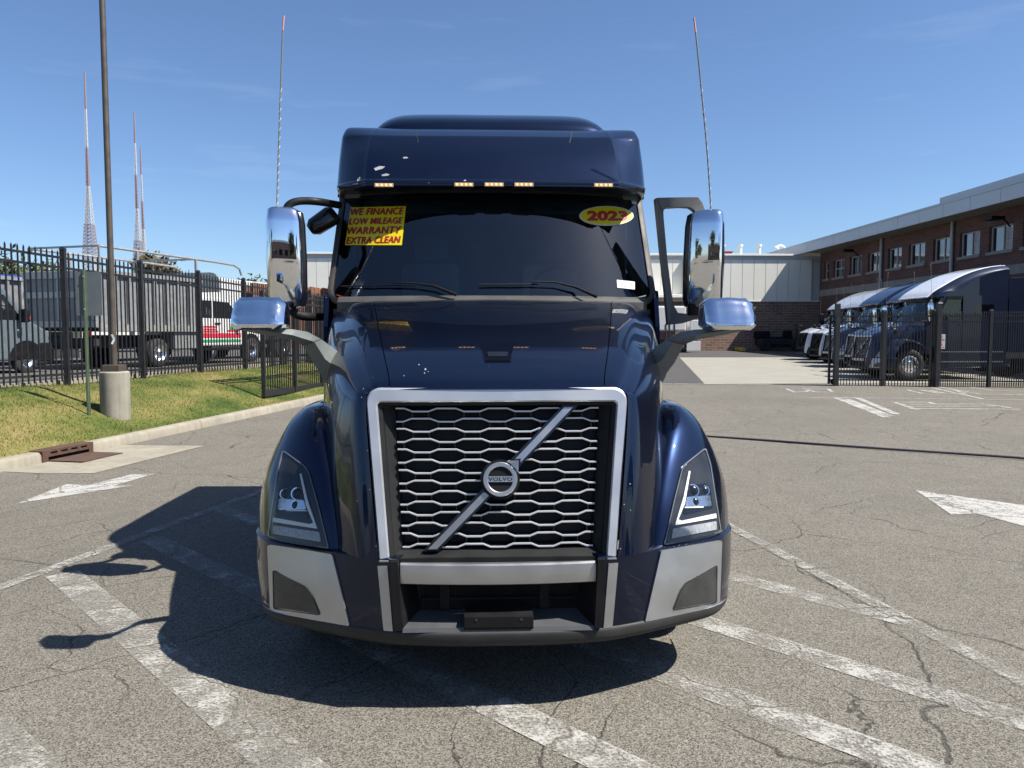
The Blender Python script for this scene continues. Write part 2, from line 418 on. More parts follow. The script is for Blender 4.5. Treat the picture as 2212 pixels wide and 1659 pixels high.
# hood: centre panel and two side panels from one smooth surface
ST = [
 [(0,.195,1.440),(.52,.200,1.437),(.605,.205,1.420),(.632,.190,1.375),(.602,.112,1.03),(.562,.045,.658)],
 [(0,.30,1.500),(.535,.305,1.495),(.650,.300,1.462),(.712,.265,1.375),(.706,.175,1.03),(.70,.11,.658)],
 [(0,.62,1.632),(.605,.63,1.626),(.745,.62,1.585),(.848,.56,1.44),(.868,.44,1.03),(.862,.38,.658)],
 [(0,1.10,1.795),(.70,1.12,1.788),(.885,1.14,1.735),(1.00,1.14,1.58),(1.02,1.05,1.10),(1.02,1.0,.70)],
 [(0,1.60,1.935),(.80,1.70,1.928),(1.02,1.80,1.885),(1.130,1.86,1.76),(1.145,1.88,1.35),(1.145,1.88,.80)],
]
NU = 6
HG = tensor([sym(r) for r in ST], NU, 7)
ci = 5*NU; s0 = ci-NU; s1 = ci+NU
def cut(rows, a, b, ga=0.0, gb=0.0):
    out = []
    for r in rows:
        q = [p.copy() for p in r[a:b+1]]
        if ga: q[0] = q[0] + (q[1]-q[0]).normalized()*ga
        if gb: q[-1] = q[-1] + (q[-2]-q[-1]).normalized()*gb
        out.append(q)
    return out
def lip(rows, left=True, right=True, depth=0.03):    # turn the panel edges inwards
    out = []
    for i, r in enumerate(rows):
        n = (r[1]-r[0]).cross(rows[min(i+1, len(rows)-1)][0]-rows[max(i-1, 0)][0]).normalized()
        if n.z > 0: n = -n
        q = list(r)
        if left: q = [r[0]+n*depth] + q
        if right: q = q + [r[-1]+n*depth]
        out.append(q)
    return out
hood_rows = cut(HG, s0, s1, .0025, .0025)
me_hood = gridmesh(lip(hood_rows), 38)
side_rows = cut(HG, s1, len(HG[0])-1, .0025, 0)
me_side = gridmesh(lip(side_rows, True, False), 38)
bvh_hood = bvh_of(gridmesh(HG))
i_hood = P('hood', me_hood, 'paint')
P2('hood_side', me_side, 'paint')
# under-hood liner closes the seam gaps
P('hood_liner', gridmesh([[p+Vector((0, .02, -.032)) for p in r[6:-6]] for r in HG], 38), 'black')
# washer scoop in the hood
def wedge():
    q = [(1036, 741), (1112, 741), (1103, 778), (1047, 778)]
    pts = [hit(bvh_hood, *p) for p in q]
    a = [pts[0][0], pts[1][0]]; b = [p[0]+p[1]*(.016 if p[1].z > 0 else -.016) for p in pts[2:]]
    c = [p[0]-Vector((0, 0, .02)) for p in pts]
    mb = MB(); mb.add([a[0]+Vector((0,0,.001)), a[1]+Vector((0,0,.001)), b[0], b[1], c[0], c[1], c[2], c[3]], [(0,1,2,3),(3,2,6,7),(1,5,6,2),(0,3,7,4)])
    return mb.mesh()
P('hood_scoop', wedge(), 'paint', i_hood)
P('scoop_opening', patch([(1052, 766), (1098, 766), (1095, 776), (1055, 776)], bvh_hood, .017, .006, 5), 'black_gloss', i_hood)

# fenders
FR = [
 (.615, [(.722,.215),(.792,.185),(.95,.255),(1.11,.350),(1.214,.46),(1.274,.60),(1.284,.665)]),
 (.80,  [(.752,.285),(.822,.255),(.96,.315),(1.11,.415),(1.216,.53),(1.278,.66),(1.288,.715)]),
 (.95,  [(.788,.375),(.858,.345),(.98,.395),(1.11,.485),(1.208,.59),(1.264,.73),(1.272,.79)]),
 (1.10, [(.835,.490),(.905,.455),(1.00,.495),(1.105,.575),(1.175,.67),(1.220,.82),(1.222,.93)]),
 (1.22, [(.885,.625),(.950,.585),(1.02,.610),(1.09,.680),(1.138,.77),(1.160,.93),(1.158,1.10)]),
 (1.295,[(.925,.785),(.99,.742),(1.03,.755),(1.06,.810),(1.080,.90),(1.086,1.03),(1.078,1.22)]),
 (1.315,[(.94,.93),(.988,.905),(1.00,.930),(1.015,.97),(1.025,1.03),(1.028,1.13),(1.020,1.27)]),
]
FG = tensor([[Vector((x, y, z)) for x, y in r] for z, r in FR], 6, 6)
me_fender = gridmesh(FG, 40)
bvh_f = bvh_of(me_fender)
fa, fb = P2('fender', me_fender, 'paint')
arch = []
for k in range(15):
    a = radians(78+k*6.8)
    y, z = 1.27-.70*cos(a), .52+.70*sin(a)
    arch.append([Vector((.93, y, z+.09)), Vector((1.03, y, z+.085)), Vector((1.11, y, z+.06)), Vector((1.165, y, z+.02)), Vector((1.175, y, z-.03))])
P2('wheel_arch', gridmesh(tensor(arch, 3, 2), 40), 'paint')
liner = []
for k in range(20):
    a = radians(5+k*9); liner.append([Vector((.62, 1.27-.62*cos(a), .52+.62*sin(a))), Vector((1.15, 1.27-.62*cos(a), .52+.62*sin(a)))])
P2('wheel_well', gridmesh(liner, 60), 'black')

# headlamps, right side measured, mirrored to the left
HL = round_poly([(1522, 967), (1533, 1003), (1556, 1150), (1432.5, 1178), (1453, 1085), (1473, 1006)], [8, 10, 5, 6, 12, 14])
me = patch([(1106+(p.x-1106)*1.0, p.y) for p in HL], bvh_f, .003, .006, 7); ha, hb = P2('headlight', me, 'lamp_dark')
def sub_patch(poly, off, role, nm, r=2.0, th=.006, label=None, step=5):
    m1 = patch(round_poly(poly, r), bvh_f, off, th, step)
    P(nm, m1, role, ha, label); P(nm, mirror_mesh(m1), role, hb, label)
sub_patch([(1485.5,1018),(1489,1019),(1477,1088),(1463,1122),(1470,1125),(1543.5,1109.5),(1544.5,1119),(1455.5,1135),(1474,1075)], .010, 'drl', 'running_light', 1.0)
sub_patch([(1452,1142),(1544.5,1126),(1545.5,1144),(1448.5,1163)], .009, 'indicator', 'indicator_lens', 2.0)
sub_patch([(1478,1086),(1484,1058),(1500,1047),(1524,1045),(1533,1060),(1538,1098),(1474,1112)], .006, 'black_gloss', 'projector_bezel', 5)
for (cx, cy, r) in ((1496, 1060, .027), (1521, 1060, .022), (1500, 1084, .020)):       # projector domes in chrome rings
    l_, n_ = hit(bvh_f, cx, cy)
    if n_.dot(ray(cx, cy)) > 0: n_ = -n_
    ax_ = (n_*.35-ray(cx, cy)*.65).normalized(); e1_ = ax_.cross(Vector((0,0,1))).normalized(); e2_ = e1_.cross(ax_)
    def dome(r0, prof, n=20):
        rows = [[l_+ax_*(.006+h*r)+(e1_*cos(2*pi*k/n)+e2_*sin(2*pi*k/n))*q*r for k in range(n+1)] for q, h in prof]
        mb = MB(); mb.grid(rows); return mb.mesh(60)
    m1 = dome(r, [(1.28,0),(1.22,.12),(1.02,.10),(1.0,.05)]); P('projector_ring', m1, 'chrome', ha); P('projector_ring', mirror_mesh(m1), 'chrome', hb)
    m1 = dome(r, [(1.0,.02),(.93,.16),(.75,.30),(.45,.42),(.15,.46),(.001,.465)]); P('projector_lens', m1, 'black_gloss', ha); P('projector_lens', mirror_mesh(m1), 'black_gloss', hb)
sub_patch([(1482,1074),(1532,1070),(1535,1094),(1478,1094)], .0075, 'reflector', 'reflector_bowl', 4)
sub_patch([(1476,1095.5),(1516,1094.5),(1516,1097),(1476,1098)], .012, 'drl', 'reflector_blade', .5)
rim = []
hlr = [Vector((1500+(p.x-1500)*.975, 1080+(p.y-1080)*.975)) for p in HL]
def ring_patch(outer, inner, bvh, off, th=.006):
    n = len(outer); V = []; N = []
    for lst in (outer, inner):
        for p in lst:
            l, nn = hit(bvh, p.x, p.y)
            if l is None: l, nn = hit(bvh, p.x+(1500-p.x)*.03, p.y+(1080-p.y)*.03)
            if nn.dot(ray(p.x, p.y)) > 0: nn = -nn
            V.append(l+nn*off); N.append(nn)
    back = [V[i]-N[i]*th for i in range(2*n)]
    fs = []
    for i in range(n):
        j = (i+1) % n; fs += [(i, j, n+j, n+i), (i, 2*n+i, 2*n+j, j), (n+i, n+j, 3*n+j, 3*n+i)]
    mb = MB(); mb.add(V+back, fs); return mb.mesh(40)
m1 = ring_patch(HL, [Vector((1500+(p.x-1500)*.955, 1082+(p.y-1082)*.972)) for p in HL], bvh_f, .009)
P('lens_rim', m1, 'lens_rim', ha); P('lens_rim', mirror_mesh(m1), 'lens_rim', hb)
m1 = patch(hlr, bvh_f, .019, .004, 7); P('lens', m1, 'lens', ha); P('lens', mirror_mesh(m1), 'lens', hb)

# bumper
BR = [
 (.322, [(.455,.022),(.56,.045),(.70,.098),(.79,.140),(.94,.210),(1.09,.290),(1.185,.39),(1.252,.53),(1.272,.70)]),
 (.49,  [(.463,.024),(.57,.046),(.70,.100),(.79,.146),(.95,.225),(1.11,.318),(1.205,.42),(1.272,.56),(1.288,.73)]),
 (.656, [(.470,.030),(.57,.052),(.70,.112),(.79,.168),(.955,.250),(1.128,.350),(1.215,.45),(1.282,.59),(1.296,.745)]),
]
BG = tensor([[Vector((x, y, z)) for x, y in r] for z, r in BR], 5, 5)
topr = [p+Vector((-.004, .012, .008)) for p in BG[-1]]; topr2 = [p+Vector((-.03, .07, .010)) for p in BG[-1]]
me_b = gridmesh(BG+[topr, topr2], 40); bvh_b = bvh_of(me_b)
ba, bb = P2('bumper_side', me_b, 'paint')
m1 = patch(round_poly([(1426.5,1189),(1557,1166),(1551.5,1313.5),(1391.5,1342)], [5,7,4,4]), bvh_b, .009, .02, 9)
ca, cb = P2('bumper_corner_panel', m1, 'silver')
# crisp upper edge of the corner panel
m1 = patch(round_poly([(1543,1222),(1542,1299),(1453,1314),(1468,1276),(1480,1258)], [4,4,4,8,8]), bvh_b, .0125, .014, 8)
P('fog_lamp', m1, 'fog_glass', ca); P('fog_lamp', mirror_mesh(m1), 'fog_glass', cb)
def outline_ring(poly, bvh, w, off):
    c = Vector((sum(p[0] for p in poly)/len(poly), sum(p[1] for p in poly)/len(poly)))
    o = round_poly(poly, 6); inn = [p+(c-p).normalized()*w for p in o]; return ring_patch(o, inn, bvh, off)
m1 = outline_ring([(1545.5,1219),(1544.5,1302),(1449.5,1317.5),(1466,1275),(1479,1256)], bvh_b, 2.6, .0135)
P('fog_lamp_seal', m1, 'rubber', ca); P('fog_lamp_seal', mirror_mesh(m1), 'rubber', cb)
m1 = patch([(1313.8,1217),(1333.8,1215.5),(1321.5,1356.5),(1302.5,1358.5)], bvh_b, .008, .02, 8); P2('bumper_strip', m1, 'silver')
# lower lip across the whole front
LP_ = [(0,-.004),(.25,-.002),(.455,.018),(.56,.041),(.70,.094),(.79,.136),(.94,.206),(1.09,.286),(1.182,.386),(1.248,.53),(1.268,.70)]
lip_rows = []
for dz, ins, oy in ((.326, -.012, .012), (.316, 0, -.004), (.290, .002, -.004), (.262, .006, .004), (.243, .014, .03), (.245, .02, .10)):
    lip_rows.append(sym([(x*(1-ins*.5), y+oy, dz+(.022 if dz < .28 else .010)*(x/1.24)**2) for x, y in LP_]))
P('bumper_lip', gridmesh(tensor(lip_rows, 5, 3), 40), 'lip')
# silver centre bar, curved a little in plan
cb_rows = []
prof = [(.05,.636),(.008,.641),(-.004,.634),(-.010,.592),(-.004,.547),(.006,.541),(.05,.544)]
for k in range(13):
    x = -.457+.914*k/12; cb_rows.append([Vector((x, y+.03*(x/.457)**2, z)) for y, z in prof])
mb = MB(); mb.grid(cb_rows); n = len(prof)
mb.f += [tuple(range(n)), tuple(range(len(mb.v)-1, len(mb.v)-n-1, -1))]
P('bumper_bar', mb.mesh(35), 'silver')
# black surround of the lower opening
mb = MB()
mb.add([(-.462,.022,.540),(-.445,.012,.340),(-.378,.15,.378),(-.40,.15,.545), (.462,.022,.540),(.445,.012,.340),(.378,.15,.378),(.40,.15,.545)],
       [(0,1,2,3),(4,7,6,5)])
mb.box((-.55,.16,.30), (.55,.20,.70))
mb.bar((-.482,.03,.655), (-.465,.022,.332), .035, .05, (0,1,0)); mb.bar((.482,.03,.655), (.465,.022,.332), .035, .05, (0,1,0))
mb.box((-.56,.05,.640),(.56,.16,.656))
P('lower_opening', mb.mesh(), 'black')
mb = MB(); mb.add([(-.445,.008,.340),(.445,.008,.340),(.38,.15,.377),(-.38,.15,.377),(-.447,.0,.322),(.447,.0,.322)], [(0,1,2,3),(4,5,1,0)])
P('bumper_step', mb.mesh(), 'step')
mb = MB()
for k in range(60): mb.box((-.375+k*.0127,.148,.385), (-.371+k*.0127,.16,.540))
mb.box((-.28,.13,.385), (-.235,.15,.54)); mb.box((.20,.13,.385), (.245,.15,.54)); mb.tube([(-.37,.14,.432),(.37,.14,.432)], .006, 6)
P('cooler_core', mb.mesh(), 'void')
mb = MB(); mb.bbox((-.162,-.006,.340), (.162,.012,.396), .004); mb.add([(-.162,.0,.397),(.162,.0,.397),(.155,.09,.413),(-.155,.09,.413),(-.162,.0,.332),(.162,.0,.332)], [(0,1,2,3),(0,4,5,1)])
ip = P('plate_bracket', mb.mesh(), 'black')
for x in (-.105, .105):
    mb = MB(); mb.lathe([(-.0085,.0),(-.0085,.006),(-.004,.006)], 10, 'y', (x, 0, .380)); P('screw', mb.mesh(40), 'frame', ip)

# radiator grille
def gp(z): return .05+(z-.654)*.193                     # the grille leans back
def hw(z, a, b): return a+(b-a)*(z-.654)/(1.446-.654)   # half width, bottom to top
def loop(wb, wt, zb, zt, r, dy):
    o = [(wb, zb)]
    for k in range(9):
        a = k/8*pi/2; o.append((wt-r+r*cos(a), zt-r+r*sin(a)))
    o += [(-x, z) for x, z in o[::-1]]
    return [Vector((x, gp(z)+dy+.02*(x/.6)**2, z)) for x, z in o]
L0 = loop(.562,.640,.658,1.452,.075,.030); L1 = loop(.559,.632,.658,1.446,.070,-.012); L2 = loop(.552,.624,.658,1.438,.065,-.019)
L3 = loop(.516,.584,.658,1.386,.020,-.017); L4 = loop(.511,.577,.658,1.378,.016,-.008); L5 = loop(.506,.573,.658,1.374,.014,.05)
mb = MB(); mb.grid([L0, L1, L2, L3, L4, L5])
P('grille_frame', mb.mesh(32), 'frame_silver')
for s in (1, -1):
    mb = MB(); x0, x1 = (.511, .556)
    mb.bbox((s*x0 if s > 0 else -x1, .035, .646), (s*x1 if s > 0 else -x0, .08, .654), .002); P('frame_foot', mb.mesh(), 'silver')
K0 = loop(.508,.575,.641,1.374,.014,-.002); K1 = loop(.490,.556,.648,1.362,.010,.006); K2 = loop(.487,.552,.650,1.358,.01,.03); K3 = loop(.455,.50,.676,1.350,.01,.075); K4 = loop(.452,.498,.676,1.350,.01,.13)
mb = MB(); mb.grid([K0, K1, K2, K3, K4])
mb.add([(-.508,gp(.641)+.005,.648),(.508,gp(.641)+.005,.648),(.46,gp(.676)+.075,.686),(-.46,gp(.676)+.075,.686),(-.508,gp(.641)+.005,.631),(.508,gp(.641)+.005,.631)], [(0,1,2,3),(0,4,5,1)])
P('grille_surround', mb.mesh(32), 'bumper')
mb = MB(); mb.add([(-.50,gp(.666)+.125,.666),(.50,gp(.666)+.125,.666),(.55,gp(1.37)+.125,1.375),(-.55,gp(1.37)+.125,1.375)], [(0,1,2,3)])
P('grille_mesh', mb.mesh(), 'grille_mesh')
lat = MB()
for i in range(14):
    z = 1.3365-.04907*i; w = hw(z, .452, .504); sx = w/.50; per = .252*sx; Yb = gp(z)+.052
    ph = 0 if i % 2 == 0 else .5
    def wave(x):
        u = (x/per+ph+.5) % 1.0-.5; u = abs(u)          # crest at u=0
        return .0075 if u < .185 else (-.0075 if u > .345 else .0075-.015*(u-.185)/.16)
    xs = sorted(set([-w, w]+[k*per/100.0 for k in range(-400, 400) if abs(k*per/100) < w and any(abs(((k/100+ph+.5) % 1.0)-.5-q) < .0051 or abs(.5-((k/100+ph+.5) % 1.0)-q) < .0051 for q in (.185, .345))]))
    pts = [Vector((x, Yb+.02*(x/.6)**2, z+wave(x))) for x in xs]
    t = .0046
    rows = [[p+Vector((0,.004,t)) for p in pts], [p+Vector((0,-.003,t*.8)) for p in pts], [p+Vector((0,-.004,0)) for p in pts], [p+Vector((0,-.003,-t*.8)) for p in pts], [p+Vector((0,.004,-t)) for p in pts]]
    mb = MB(); mb.grid(rows); P('grille_bar', mb.mesh(50), 'bar')
    rows = [[p+Vector((0,.0045,-t*1.1)) for p in pts], [p+Vector((0,.0045,t*1.1)) for p in pts], [p+Vector((0,.045,t*1.6)) for p in pts], [p+Vector((0,.045,-t*1.6)) for p in pts], [p+Vector((0,.0045,-t*1.1)) for p in pts]]
    lat.grid(rows)
    if i < 13:
        for k in range(-4, 5):
            for e in (-.345, .345):
                x = (k-ph+e)*per
                if abs(x) < w-.02: lat.box((x-.003, Yb+.012, z-.04907+.006), (x+.003, Yb+.04, z-.006))
P('grille_lattice', lat.mesh(), 'black_gloss')
# diagonal bar and badge
def gpt(px, py, dy):
    d = ray(px, py); Y = .15
    for k in range(8): p = at(px, py, Y); Y = gp(p.z)+dy
    return at(px, py, Y)
A = gpt(934.5, 1186, .030); B = gpt(1228, 880, .030); Cc = gpt(1080.5, 1035.2, .02)
dirv = (B-A).normalized()
def dbar(p0, p1, w, d, dy0):
    nrm = Vector((0, -1, .19)).normalized(); sx = dirv.cross(nrm).normalized()
    # horizontal end cuts, as on the real bar
    hx = Vector((1, 0, 0)); k = w/abs(sx.x)
    vs = []
    for p in (p0, p1):
        for s in (-1, 1): vs.append(p+hx*s*k/2+nrm*dy0)
        for s in (1, -1): vs.append(p+hx*s*k/2*1.04+nrm*(dy0-d))
    mb = MB(); mb.add(vs, [(0,1,5,4),(1,2,6,5),(3,0,4,7),(0,3,2,1),(4,5,6,7)]); return mb
P('diagonal_bar_backing', dbar(A-dirv*.014, B+dirv*.014, .054, .05, .002).mesh(), 'black_gloss')
half = .088
for p0, p1 in ((A, Cc+Vector((0,0,0))-dirv*half), (Cc+dirv*half, B)):
    P('diagonal_bar', dbar(p0+Vector((0,.0,0)), p1, .030, .012, .010).mesh(), 'silver')
def badge_frame():
    nrm = Vector((0, -1, .19)).normalized(); ux = Vector((1, 0, 0)); uz = nrm.cross(ux)*-1
    if uz.z < 0: uz = -uz
    return nrm, ux, uz
bn, bx, bz = badge_frame(); R = .0815
def bpt(u, v, h): return Cc+bx*u+bz*v+bn*h
def ringm(r0, r1, h0, h1, n=48):
    mb = MB(); rows = []
    for (r, h) in ((r1, h0), (r1, h1-.003), (r1-.003, h1), (r0+.003, h1), (r0, h1-.003), (r0, h0)):
        rows.append([bpt(r*cos(2*pi*k/n), r*sin(2*pi*k/n), h) for k in range(n+1)])
    mb.grid(rows); return mb.mesh(40)
mb = MB(); n = 40
mb.add([bpt(.094*cos(2*pi*k/n), .094*sin(2*pi*k/n), .016) for k in range(n)]+[bpt(.094*cos(2*pi*k/n), .094*sin(2*pi*k/n), -.04) for k in range(n)],
       [tuple(range(n))]+[(k, k+n, (k+1) % n+n, (k+1) % n) for k in range(n)])
mb.add([bpt(.062,.094,.016), bpt(.098,.098,.016), bpt(.096,.055,.016), bpt(.05,.05,.016)], [(0,1,2,3)])
ib = P('badge', mb.mesh(), 'black')
P('badge_ring', ringm(.060, R, .012, .026), 'silver', ib)
mb = MB()   # arrow head at the upper right of the ring
for q, h in (([(.047,.074),(.088,.088),(.074,.047),(.0655,.0555),(.0555,.0655)], .0262), ([(.036,.088),(.044,.080),(.052,.072),(.058,.0625)], .0262)):
    if len(q) == 5: mb.add([bpt(u, v, h) for u, v in q]+[bpt(u, v, h-.012) for u, v in q], [tuple(range(5)), (0,1,6,5), (1,2,7,6), (2,3,8,7), (4,0,5,9)])
mb.add([bpt(.030,.086,.0262), bpt(.088,.089,.0262), bpt(.086,.030,.0262), bpt(.075,.040,.0262), bpt(.060,.060,.0262), bpt(.042,.074,.0262)], [(0,1,2,3,4,5)])
P('badge_arrow', mb.mesh(), 'silver', ib)
mb = MB()
for (u0, v0, u1, v1) in ((.041,.079,.056,.064), (.079,.041,.064,.056)):
    mb.bar(bpt(u0, v0, .0268), bpt(u1, v1, .0268), .0035, .002, bn)
P('arrow_notch', mb.mesh(), 'black_gloss', ib)
mb = MB(); mb.add([bpt(-.063,-.013,.024), bpt(.063,-.013,.024), bpt(.063,.014,.024), bpt(-.063,.014,.024), bpt(-.063,-.013,.012), bpt(.063,-.013,.012), bpt(.063,.014,.012), bpt(-.063,.014,.012)], [(0,1,2,3),(0,4,5,1),(3,2,6,7)])
P('badge_band', mb.mesh(), 'silver', ib)
tm = text_fit('VOLVO', .114, .0165, bold=.028, spacing=1.12)
sv = [bpt(v.co.x, v.co.y, .0247) for v in tm.vertices]; mb = MB(); mb.add(sv, [tuple(p.vertices) for p in tm.polygons])
def serif(x, y, w=.011, h=.0022): mb.add([bpt(x-w/2, y, .0248), bpt(x+w/2, y, .0248), bpt(x+w/2, y+h, .0248), bpt(x-w/2, y+h, .0248)], [(0,1,2,3)])
for x in (-.054, -.037, .017, .034): serif(x, .0062)
serif(-.0045, .0062); serif(-.0045, -.0083)
P('badge_lettering', mb.mesh(), 'black', ib, 'raised black letters VOLVO on the badge band')

# cab: windshield
def W(u, v, off=0.0):
    x = u*(1.135-.032*v); y = 1.645+.42*v+.17*u*u+.11*u**4; z = 1.955+.785*v
    return Vector((x, y-off, z+off*.4))
wrows = [[W(-1+2*i/40, j/16) for i in range(41)] for j in range(17)]
me_w = gridmesh(wrows, 40); bvh_w = bvh_of(me_w)
i_ws = P('windshield', me_w, 'glass')
# rubber and painted trim round the windshield
def trim(path, wdt, th, role, name, outv):
    rows = []
    for p, o in zip(path, outv):
        rows.append([p+Vector((0, .01, 0)), p+Vector((0, -th, th*.4)), p+o*wdt*.5+Vector((0, -th*1.4, th*.5)), p+o*wdt+Vector((0, -th*.2, 0)), p+o*wdt+Vector((0, .05, 0))])
    mb = MB(); mb.grid(rows); P(name, mb.mesh(50), role, i_ws)
path = [W(.985, v/12+.012*(1-v/6)) for v in range(13)]
corner = []
for k in range(7):
    a = k/6*pi/2; corner.append((1-.045*(1-sin(a)), .07*(1-cos(a))))
for s in (1, -1):
    pth = [W(s*(.94+.045*sin(k/8*pi/2)), .09*(1-cos(k/8*pi/2))) for k in range(9)]+[W(s*.985, .09+.91*k/12) for k in range(1, 13)]
    ov = [Vector((s*sin(k/8*pi/2), .2, -cos(k/8*pi/2))).normalized() for k in range(9)]+[Vector((s, .25, 0)).normalized()]*12
    trim(pth, .042, .008, 'trim', 'windshield_trim', ov)
pth = [W(-.94+1.88*k/30, 0) for k in range(31)]
rows = []
for p in pth: rows.append([p+Vector((0,.02,.006)), p+Vector((0,-.006,.008)), p+Vector((0,-.03,-.012)), p+Vector((0,-.06,-.03)), p+Vector((0,-.06,-.12))])
mb = MB(); mb.grid(rows); P('cowl_panel', mb.mesh(50), 'cowl')
# black band printed along the top of the glass and rounded lower corners
pth = [W(-.985+1.97*k/30, 1.0, .004) for k in range(31)]; rows = [[p+Vector((0,.01,.05)), p, p+Vector((0,-.012,-.032))] for p in pth]
mb = MB(); mb.grid(rows); P('header_seal', mb.mesh(50), 'rubber', i_ws)
# A-pillars and cab sides
for s in (1, -1):
    rows = []
    for k in range(13):
        v = k/12; e = W(s*1.0, v); x1 = 1.165-.015*v
        rows.append([e+Vector((s*.0, .012, 0)), e+Vector((s*.03, .03, 0)), Vector((s*x1*.995, e.y+.10, e.z)), Vector((s*x1, e.y+.17, e.z)), Vector((s*x1*.97, e.y+.20, e.z))])
    mb = MB(); mb.grid(rows); P('pillar', mb.mesh(60), 'paint')
    mb = MB()
    x = 1.165
    low = [(1.84,.78),(1.84,1.76),(1.90,1.96),(2.10,1.99),(3.05,1.99),(3.05,.78)]
    mb.prism(low, s*(x-.03), s*x, 'x')
    i_d = P('door', mb.mesh(), 'paint')
    mb = MB(); mb.bbox((min(s*x, s*(x+.025)), 2.85, 1.78), (max(s*x, s*(x+.025)), 3.0, 1.83), .008); P('door_handle', mb.mesh(), 'black', i_d)
    mb = MB(); mb.prism([(2.13,2.0),(3.0,2.0),(3.0,2.66),(2.52,2.66)], s*(x-.022), s*(x-.012), 'x'); P('door_window', mb.mesh(), 'dark_glass', i_d)
    mb = MB(); mb.prism([(2.10,1.99),(2.16,1.99),(2.55,2.70),(2.48,2.70)], s*(x-.028), s*(x-.002), 'x'); mb.prism([(2.48,2.66),(3.05,2.66),(3.05,2.78),(2.48,2.78)], s*(x-.028), s*(x-.003), 'x')
    P('door_frame', mb.mesh(), 'black', i_d)
    mb = MB(); mb.prism([(3.06,.78),(3.06,2.80),(4.62,2.80),(4.62,.78)], s*(x-.03), s*(x+.004), 'x'); i_s = P('sleeper_side', mb.mesh(), 'paint')
    mb = MB(); mb.prism([(3.45,2.05),(4.15,2.05),(4.15,2.5),(3.5,2.5)], s*(x+.003), s*(x+.008), 'x'); P('sleeper_window', mb.mesh(), 'dark_glass', i_s)
    mb = MB(); mb.prism([(1.95,.42),(1.95,.78),(4.62,.78),(4.62,.36),(2.15,.36)], s*1.05, s*1.20, 'x'); i_k = P('side_fairing', mb.mesh(), 'paint')
    for z in (.52, .86):
        mb = MB(); mb.box((min(s*1.20, s*1.215), 2.0, z), (max(s*1.20, s*1.215), 4.5, z+.035)); P('side_trim', mb.mesh(), 'silver', i_k)
for s in (1, -1): P('cab_extender', MB().bbox((min(s*1.10,s*1.16),4.68,.86),(max(s*1.10,s*1.16),5.50,3.42), .015).mesh(), 'paint', None, None, 'high')
P('cab_back', MB().box((-1.15,4.60,.80),(1.15,4.63,2.80)).mesh(), 'paint')

# roof fairing
def roof(kind):
    rows = []
    if kind == 'mid':
        prof = [(2.30,2.735,.97),(1.925,2.727,.985),(1.892,2.740,.99),(1.896,2.766,.995),(1.935,2.786,1.0),(1.948,2.794,1.0),(2.06,2.97,1.0),(2.22,3.135,.995),(2.27,3.17,.99),(2.42,3.245,.975),(2.55,3.285,.965),(2.75,3.31,.95),(3.3,3.33,.95),(4.62,3.33,.95),(4.66,3.25,.95),(4.66,2.75,.95)]
    else:
        prof = [(2.30,2.735,.97),(1.925,2.727,.985),(1.892,2.740,.99),(1.896,2.766,.995),(1.935,2.786,1.0),(1.948,2.794,1.0),(2.10,2.94,1.0),(2.45,3.17,1.0),(2.9,3.42,1.0),(3.4,3.63,1.0),(3.9,3.77,.99),(4.3,3.84,.985),(4.62,3.86,.98),(4.66,3.80,.98),(4.66,3.2,.98),(4.66,2.75,.98)]
    for (y, z, w) in prof:
        bk = (.62 if y < 2.6 else max(.0, .62*(4.66-y)/2.06)) if kind == 'high' else (.55 if y < 2.0 else max(.16, .55-.95*(y-2.0))) * (1 if y < 4 else 0)
        half_ = []
        for u, q in ((0,0),(.3,0),(.6,.004),(.755,.010),(.772,.018),(.79,.050),(.86,.16),(.93,.30),(.98,.46),(1.0,.78)):
            yy = y+bk*q if y < 4.5 else y
            dz = 0
            if z > 3.15 and u > .6 and y > 2.2: dz = -.16*max(0, (u-.7)/.3)**2 if kind == 'high' else .028*max(0, (u-.72)/.28)
            half_.append((1.15*w*u, yy+.02*u*u, z+dz))
        rows.append(sym(half_))
    return rows
for kind in ('mid', 'high'):
    rr = roof(kind)
    RG = tensor(rr, 3, 3)
    mer = gridmesh(RG, 30)
    if kind == 'mid': i_r = P('roof_fairing', mer, 'roof', None, None, kind)
    else:                                # the high roof: top panel and painted flanks
        nc = len(RG[0]); k0 = 3*3+2; i_r = P('roof_fairing', gridmesh([r[k0:nc-k0] for r in RG], 30), 'roof', None, None, kind)
        P('roof_flank', gridmesh([r[:k0+1] for r in RG], 30), 'paint', None, None, kind); P('roof_flank', gridmesh([r[nc-k0-1:] for r in RG], 30), 'paint', None, None, kind)
    # side skirts of the roof down to the cab
    for s in (1, -1):
        edge = [Vector(r[-1] if s > 0 else r[0]) for r in RG]
        edge = [e for e in edge if e.z > 2.70][3:]
        rows = [[e.copy() for e in edge], [Vector((s*1.15, max(e.y, 2.35), min(e.z, 2.74))) for e in edge]]
        mb = MB(); mb.grid(rows); P('roof_side', mb.mesh(40), 'paint', None, None, kind)
    if kind == 'mid': bvh_r = bvh_of(mer)
    else: bvh_r2 = bvh_of(mer)
